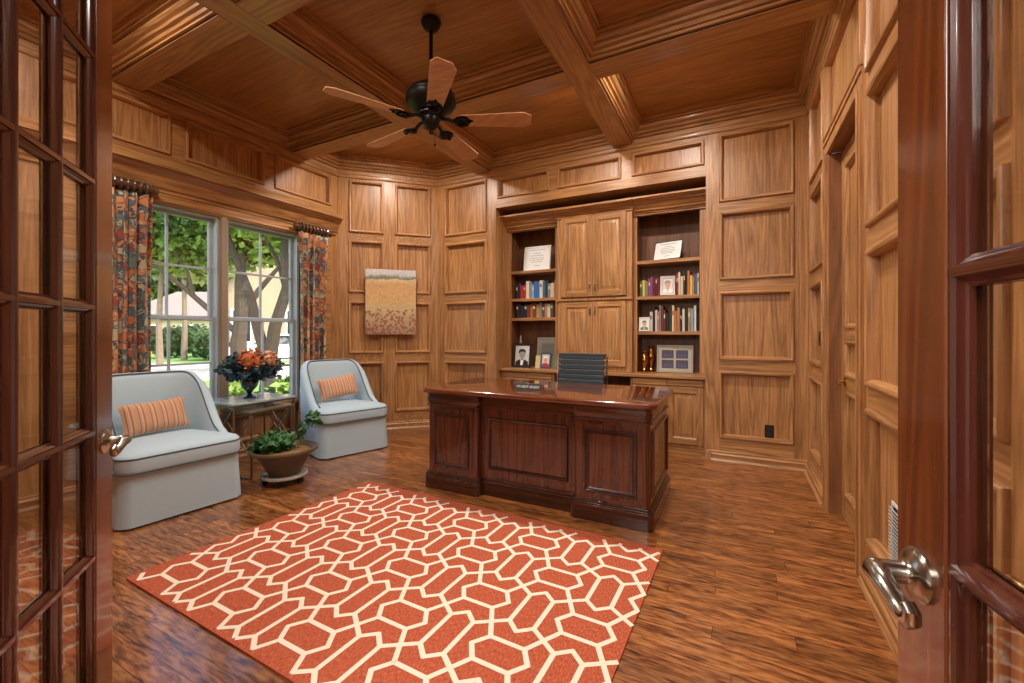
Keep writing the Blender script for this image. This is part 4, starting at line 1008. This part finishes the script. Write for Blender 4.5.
def rod(y0, y1, label):
    t = thing('curtain_rod', label, 'curtain rod', (XW + .08, (y0 + y1) / 2, 2.385), 0, 'short curtain rods'); h = (y1 - y0) / 2
    b = MB(); b.tube([(0, -h, 0), (0, h, 0)], .03, 16); b.build('pole', rodm, t)
    for s in (-1, 1):
        b = MB(); b.lathe([(.001, 0), (.036, 0), (.042, .006), (.042, .014), (.026, .02), (.022, .03), (.034, .042), (.036, .054), (.024, .066), (.001, .072)], M=lambda x, y, z: (x, s * (h + z), y), seg=18); b.build('finial', rodm, t)
        b = MB(); b.tube([(0, s * (h - .03), -.005), (-.03, s * (h - .03), -.03), (-.0575, s * (h - .03), -.03)], .009, 8); b.lathe([(.001, 0), (.026, 0), (.024, .008), (.001, .01)], M=lambda x, y, z: (-.0595 + z, s * (h - .03) + x, -.03 + y), seg=16); b.build('bracket', rodm, t)
    n = int(2 * h / .04)
    for k in range(n):
        y = -h + .02 + k * (2 * h - .04) / (n - 1); a = .042
        b = MB(); b.tube([(a * math.cos(q * PI / 8), y, a * math.sin(q * PI / 8)) for q in range(17)], .0105, 8); b.build('curtain_ring', rodm, t)
rod(1.37, 1.74, 'short turned wood curtain rod with rings at the left end of the window')
rod(3.11, 3.46, 'short turned wood curtain rod with rings by the corner')

# painting
t = thing('canvas_painting', 'unframed poppy field canvas hanging on the corner panelling', 'painting', (0, 0, 0))
ctr = Vector((-3.842, 4.101, 0)); nrm = Vector((.7071, -.7071, 0)); wx = Vector((.7071, .7071, 0))
o_ = ctr + nrm * .008; t.location = (o_.x, o_.y, 1.20); t.rotation_euler = (0, 0, R(45))
b = MB(); b.box(-.305, .305, -.034, 0, 0, .81); b.build('stretched_canvas', art_m, t, bevel=.004)
b = MB()
for q in ((-.29, .29, .02, .06), (-.29, .29, .75, .79)): b.box(q[0], q[1], 0.0005, .006, q[2], q[3])
b.build('stretcher_bar', OAK['z'], t)

# ------------------------------------------------------------------ ceiling fan
fx, fy = -1.862, 2.377
t = thing('ceiling_fan', 'dark bronze ceiling fan with five pale wood blades', 'ceiling fan', (fx, fy, ZC))
b = MB(); b.lathe([(.001, -.08), (.02, -.08), (.045, -.065), (.062, -.04), (.068, -.02), (.062, -.004), (.055, 0), (.001, 0)], seg=28); b.build('ceiling_canopy', iron, t)
b = MB(); b.lathe([(.013, -.46), (.013, -.075)], seg=12); b.build('downrod', iron, t)
b = MB(); b.lathe([(.001, -.66), (.06, -.655), (.1, -.64), (.15, -.61), (.17, -.58), (.172, -.555), (.165, -.545), (.168, -.53), (.15, -.5), (.1, -.475), (.05, -.465), (.035, -.44), (.03, -.42), (.001, -.42)], seg=36); b.build('motor_housing', iron, t)
b = MB(); b.lathe([(.001, -.79), (.012, -.787), (.016, -.77), (.01, -.76), (.03, -.75), (.05, -.73), (.062, -.70), (.06, -.68), (.09, -.665), (.09, -.655), (.001, -.655)], seg=28); b.build('switch_housing', iron, t)
b = MB(); b.tube([(.03, 0, -.75), (.032, 0, -.86)], .0015, 5); b.ball((.032, 0, -.87), .009, 8); b.build('pull_chain', iron, t)
for k in range(5):
    a = R(-46 + 72 * k); c, s = math.cos(a), math.sin(a); pit = R(-12); zb = -.70
    RM = lambda x, y, z: (c * x - s * (y * math.cos(pit) - z * math.sin(pit)), s * x + c * (y * math.cos(pit) - z * math.sin(pit)), zb + y * math.sin(pit) + z * math.cos(pit))
    b = MB(); b.prism([(.21, -.052), (.64, -.075), (.69, -.045), (.69, .045), (.64, .075), (.21, .052)], 0, .007, RM); bl = b.build('blade', BLADE, t, bevel=.002)
    b = MB()
    b.tube([RM(.07, 0, .02), RM(.12, 0, .012), RM(.17, 0, -.008)], .012, 8)
    b.prism([(.15, -.014), (.19, -.045), (.225, -.055), (.255, -.04), (.27, -.015), (.295, 0), (.27, .015), (.255, .04), (.225, .055), (.19, .045), (.15, .014)], -.006, .0, RM)
    for q in (-1, 1):
        b.tube([RM(.16, 0, -.008), RM(.185, q * .025, -.014), RM(.215, q * .042, -.012), RM(.235, q * .025, -.012), RM(.215, q * .015, -.012)], .007, 6)
    b.ball(RM(.265, 0, -.008), .012, 8); b.ball(RM(.18, 0, -.012), .018, 10)
    b.build('blade_iron', iron, t)

# ------------------------------------------------------------------ hallway behind the camera (lights the doorway)
m_ = MB(); m_.box(-3.2, 2.4, -3.3, -3.2, 0, 3.0); m_.box(-3.3, -3.2, -3.3, -.04, 0, 3.0); m_.box(2.4, 2.5, -3.3, -.04, 0, 3.0); m_.box(-3.3, 2.5, -3.3, -.3, 2.95, 3.05)
tag(m_.build('wall_hall', plain('hall_plaster', srgb(222, 212, 196), .8), smooth=False), 'cream plaster hallway outside the french doors', 'wall', kind='structure')
def area(name, loc, size, energy, rot, col=(1, .93, .84)):
    l = bpy.data.lights.new(name, 'AREA'); l.shape = 'DISK'; l.size = size; l.energy = energy; l.color = col
    o = bpy.data.objects.new(name, l); COL.objects.link(o); o.location = loc; o.rotation_euler = rot; return o
area('hall_fill_light', (-.5, -1.7, 2.85), 1.8, 130, (R(22), 0, 0))  # unseen fill light added in the hall to brighten the room

# ------------------------------------------------------------------ garden
GZ = -.35
grass = plain('lawn_grass', srgb(104, 140, 48), .95, noise=.3, scale=1.2); drive_m = plain('pale_drive', srgb(196, 178, 160), .9, noise=.08, scale=3)
stone = plain('tan_brick', srgb(170, 154, 128), .9, noise=.14, scale=6); shingle = plain('grey_shingle', srgb(116, 108, 100), .9, noise=.15, scale=5)
bark = plain('tree_bark', srgb(66, 55, 44), .95, noise=.35, scale=9, bump=.5)
bark2 = plain('pale_bark', srgb(130, 112, 92), .95, noise=.3, scale=9, bump=.4)
lf = [plain('leaf_a', srgb(82, 112, 36), .7, noise=.35, scale=3), plain('leaf_b', srgb(112, 138, 52), .7, noise=.3, scale=3), plain('leaf_c', srgb(50, 78, 32), .7, noise=.3, scale=3), plain('leaf_d', srgb(150, 160, 96), .7, noise=.3, scale=3)]
gx = XW - .2
b = MB(); b.box(-120, gx, -60, 110, GZ - .3, GZ)
tag(b.build('ground_lawn', grass, smooth=False), 'sunlit green lawn outside the window', 'lawn', kind='structure')
def yard_strip(name, pts, h, mat, label, cat):
    b = MB(); b.prism(pts, GZ + .0, GZ + h); tag(b.build(name, mat, smooth=False), label, cat, kind='structure')
pl = [afar(60, 14.2), afar(420, 14.2), afar(420, 22.5), afar(60, 22.5)]
yard_strip('ground_driveway', pl, .012, drive_m, 'pale driveway crossing the lawn outside the window', 'driveway')
def leafy(b, c, r, n, size, sc=(1, 1, 1), m=0): leaf_cluster(b, c, r, n, size, sc, m, .35)
def tree(px, d, stems, crowns, label, bm, name='tree', size=.34, group='trees seen through the window'):
    x, y = afar(px, d); t = thing(name, label, 'tree', (x, y, GZ), YAW, group)   # local x across the view, y away
    b = MB()
    for pts, r0 in stems: b.tube(pts, r0, 9, taper=[r0 * (1 - .6 * i / (len(pts) - 1)) for i in range(len(pts))])
    b.build('trunk', bm, t)
    b = MB()
    for (c, r, n, sc, mm) in crowns: leafy(b, c, r, n, size, sc, mm)
    b.build('crown', lf, t, smooth=False)
tree(240, 16, [([(0, 0, 0), (-.05, 0, 1.2), (.05, 0, 2.2), (.0, 0, 3.4), (.1, .1, 5)], .32), ([(0, 0, 1.5), (-.8, -.3, 2.3), (-1.7, -.5, 3.2), (-2.6, -.5, 3.9), (-3.6, -.4, 4.4)], .12), ([(.05, 0, 2.2), (.6, .2, 3.2), (1.4, .3, 4.2)], .15), ([(-1.4, -.45, 2.9), (-1.5, -.6, 3.8), (-2.0, -.7, 4.6)], .07)],
     [((-2.2, .6, 5.4), 2.3, 2600, (1.3, 1, .62), 0), ((.4, .9, 5.4), 2.0, 2200, (1.1, .9, .62), 1), ((-1, 0, 6.3), 2.8, 2400, (1.4, 1, .5), 2), ((-3.6, .4, 4.6), 1.4, 900, (1.2, 1, .5), 1)], 'large dark oak tree close outside between the two windows', bark, size=.26)
tree(266, 9.6, [([(0, 0, 0), (.08, 0, .9), (.2, 0, 1.7), (.48, 0, 2.6), (.4, .0, 3.4), (.6, .1, 4.4)], .17), ([(.08, 0, .8), (-.25, .1, 1.7), (-.4, .1, 2.4), (-.75, .1, 3.3), (-1.1, .1, 4.2)], .13), ([(.45, 0, 2.5), (.25, .1, 3.1), (-.1, .1, 3.8)], .07), ([(.3, 0, 2.0), (.62, .1, 2.8), (.75, .1, 3.9)], .07)],
     [((-.2, .2, 4.7), 1.6, 1700, (1.2, .9, .6), 1), ((.8, .2, 4.4), 1.2, 900, (1.2, 1, .55), 0)], 'slender multi-stemmed tree before the white car', bark, size=.2)
tree(184, 25, [([(0, 0, 0), (.05, 0, 2), (0, 0, 5), (.1, 0, 7)], .17)], [((.0, 0, 7.2), 2.6, 1500, (1, .8, .6), 3), ((-1.8, -1, 7.0), 1.7, 900, (1.1, 1, .6), 1)], 'pale trunked tree standing on the far lawn', bark2, size=.5)
tree(160, 20, [([(0, 0, 0), (-.05, 0, 2), (.1, 0, 5), (.1, 0, 7)], .15)], [((-.4, 0, 6.0), 2.3, 1300, (1.1, .8, .6), 0), ((1, 1, 5.0), 1.4, 500, (1.2, 1, .6), 3)], 'grey trunked tree at left end of the lawn view', bark2, size=.45)
tree(205, 72, [([(0, 0, 0), (0, 0, 9)], .5)], [((0, 0, 9), 6.5, 2600, (1.4, .7, .8), 2), ((-7, 0, 7.5), 5, 1800, (1.3, .7, .8), 0), ((8, 2, 9.5), 6, 2200, (1.3, .7, .8), 2), ((0, 0, 16), 7, 1800, (2, .7, .6), 0)], 'tall dense trees massed far behind the houses', bark, size=1.1)
def bush(px, d, r, h, label, mm, grp='shrubs in the garden'):
    x, y = afar(px, d); b = MB(); leafy(b, (0, 0, h * .5), r, int(900 * max(1, r)), .22, (1, 1, h / (2 * r)), mm); b.ball((0, 0, h * .45), r * .7, 10, sc=(1, 1, h / (2 * r)), m=2)
    o = b.build('shrub', lf, smooth=False); o.location = (x, y, GZ); tag(o, label, 'shrub', grp)
bush(168, 27, 1.3, 1.9, 'dark shrub in front of the stone house, left of the pale trunk', 2)
bush(193, 34, 2.0, 2.3, 'wide dark shrub right of the pale trunk on the far lawn', 2)
bush(211, 25, 1.0, 1.5, 'round dark shrub beside the window mullion on the far lawn', 2)
bush(229, 7.6, .4, .6, 'low green shrub right outside, behind the flower vase', 1)
bush(296, 8.6, .45, .6, 'low green shrub right outside, near the far armchair', 1)
# neighbouring houses
def house(px, d, w, dep, hw, hr, rz, label, wins, gable=True):
    x, y = afar(px, d); t = thing('neighbour_house', label, 'house', (x, y, GZ), YAW + rz, 'houses across the lawn')
    b = MB(); b.box(-w / 2, w / 2, 0, dep, 0, hw)
    if gable: b.prism([(-w / 2, hw), (w / 2, hw), (0, hw + hr - .1)], 0, dep, lambda a, z, n: (a, n, z))
    b.build('walls', stone, t, smooth=False)
    b = MB(); o = .4; th = .16
    if gable:
        for s in (-1, 1): b.prism([(0, hw + hr), (s * (w / 2 + o), hw - o * hr / w * 2), (s * (w / 2 + o), hw - o * hr / w * 2 + th), (0, hw + hr + th)][::s], -o, dep + o, lambda a, z, n: (a, n, z))
    else:
        b.add([(-w / 2 - o, -o, hw), (w / 2 + o, -o, hw), (w / 2 + o, dep + o, hw), (-w / 2 - o, dep + o, hw), (-w / 4, dep / 2, hw + hr), (w / 4, dep / 2, hw + hr)], [(0, 1, 5, 4), (1, 2, 5), (2, 3, 4, 5), (3, 0, 4), (3, 2, 1, 0)])
    b.build('roof', shingle, t, smooth=False)
    for (a, z, ww, hh) in wins:
        f = MB(); f.sweep(rect(a - ww / 2, a + ww / 2, z, z + hh), [(-.08, -.01), (-.08, .05), (.05, .05), (.05, -.01)], lambda p, q, n: (p, -n, q)); f = f.build('window', white, t, smooth=False)
        g = MB(); g.box(a - ww / 2, a + ww / 2, -.02, 0, z, z + hh); g.build('pane', dark_ink, f, smooth=False)
house(184, 46, 17, 9, 3.0, 3.4, 0, 'low tan house with a broad grey roof beyond the left lawn', [(-3.5, .9, 1.4, 1.5), (.5, .9, 1.4, 1.5), (3.5, .9, 1.2, 1.5)], gable=False)
house(290, 27, 7.6, 9, 4.6, 3.2, R(8), 'tan brick house with a steep gable behind the white car', [(-2.8, 1.0, 1.1, 2.0), (.4, 1.0, 1.2, 2.0), (2.9, 1.0, 1.1, 2.0), (0, 4.6, .9, 1.2)])
# car
carp = plain('white_car_paint', srgb(228, 230, 232), .15, coat=.8, noise=.01); carg = plain('dark_car_glass', srgb(36, 42, 46), .08, coat=.6, noise=.02)
x, y = afar(278, 20.5)
t = thing('car', 'white hatchback parked on the driveway before the gabled house', 'car', (x, y, GZ + .0125), YAW + R(205))
b = MB(); side = [(-2.2, .35), (-1.75, .3), (-1.7, .3), (1.6, .3), (2.15, .35), (2.2, .7), (2.1, .9), (1.2, 1.02), (.55, 1.42), (-.2, 1.52), (-1.3, 1.48), (-1.9, 1.1), (-2.2, 1.0)]
rings = []
for yy, k in ((-.86, .92), (-.84, .98), (-.70, 1), (.70, 1), (.84, .98), (.86, .92)):
    rings.append([(px * (1 if pz < 1.05 else k), yy * (1 if pz < 1.05 else .84), .3 + (pz - .3) * (k if pz > 1.0 else 1)) for px, pz in side])
b.loft(rings); b.build('body', carp, t, ang=40)
for s in (-1, 1):
    for q in ([(.98, 1.06), (.45, 1.38), (.02, 1.44), (.02, 1.06)], [(-.06, 1.06), (-.06, 1.44), (-.95, 1.42), (-1.0, 1.06)], [(-1.08, 1.06), (-1.03, 1.41), (-1.3, 1.38), (-1.6, 1.1)]):
        b = MB(); pts = [(px, s * (.868 if pz < 1.1 else .745), pz) for px, pz in q]; b.add(pts, [(0, 1, 2, 3), (3, 2, 1, 0)]); b.build('side_window', carg, t, smooth=False)
    for wx_ in (-1.35, 1.35):
        b = MB(); b.lathe([(.001, -.1), (.2, -.1), (.3, -.09), (.32, -.05), (.32, .06), (.3, .09), (.001, .09)], M=lambda px, py, pz: (wx_ + px, s * .8 + s * pz, .32 + py), seg=22); w_ = b.build('wheel', rubber, t)
        b = MB(); b.lathe([(.001, .085), (.19, .09), (.2, .1), (.17, .105), (.05, .098), (.001, .1)], M=lambda px, py, pz: (wx_ + px, s * .8 + s * pz, .32 + py), seg=22); b.build('wheel_rim', silver, w_)
    b = MB(); b.box(2.06, 2.17, s * .55 - .16, s * .55 + .16, .66, .8); b.build('headlight', plain('lamp_glass', srgb(210, 214, 216), .1) if 'lamp_glass' not in bpy.data.materials else bpy.data.materials['lamp_glass'], t, bevel=.02)

# ------------------------------------------------------------------ daylight, exposure
w = bpy.data.worlds.new('sky'); scene.world = w; w.use_nodes = True; nt = w.node_tree
sky = nt.nodes.new('ShaderNodeTexSky'); sky.sky_type = 'NISHITA'; sky.sun_disc = False; sky.sun_elevation = R(52); sky.sun_rotation = R(120); sky.dust_density = 3; sky.ozone_density = 1
nt.links.new(sky.outputs[0], nt.nodes['Background'].inputs['Color']); nt.nodes['Background'].inputs['Strength'].default_value = .75
sl = bpy.data.lights.new('sun', 'SUN'); sl.energy = 7; sl.angle = R(1); sl.color = (1, .93, .82)
so = bpy.data.objects.new('sun', sl); COL.objects.link(so); so.rotation_euler = (R(40), 0, R(115))
# soft daylight entering the window opening
pa = area('window_daylight', (XW - .2, 2.36, 1.405), 1.5, 1, (0, R(-90), 0)); pa.data.shape = 'RECTANGLE'; pa.data.size = 1.81; pa.data.size_y = 1.6; pa.data.cycles.is_portal = True
vs = scene.view_settings
vs.view_transform = 'Standard'; vs.look = 'None'; vs.gamma = 1; vs.use_curve_mapping = False; vs.exposure = .1
scene.cycles.use_denoising = True
scene.cycles.max_bounces = 8; scene.cycles.transparent_max_bounces = 24; scene.cycles.sample_clamp_indirect = 6
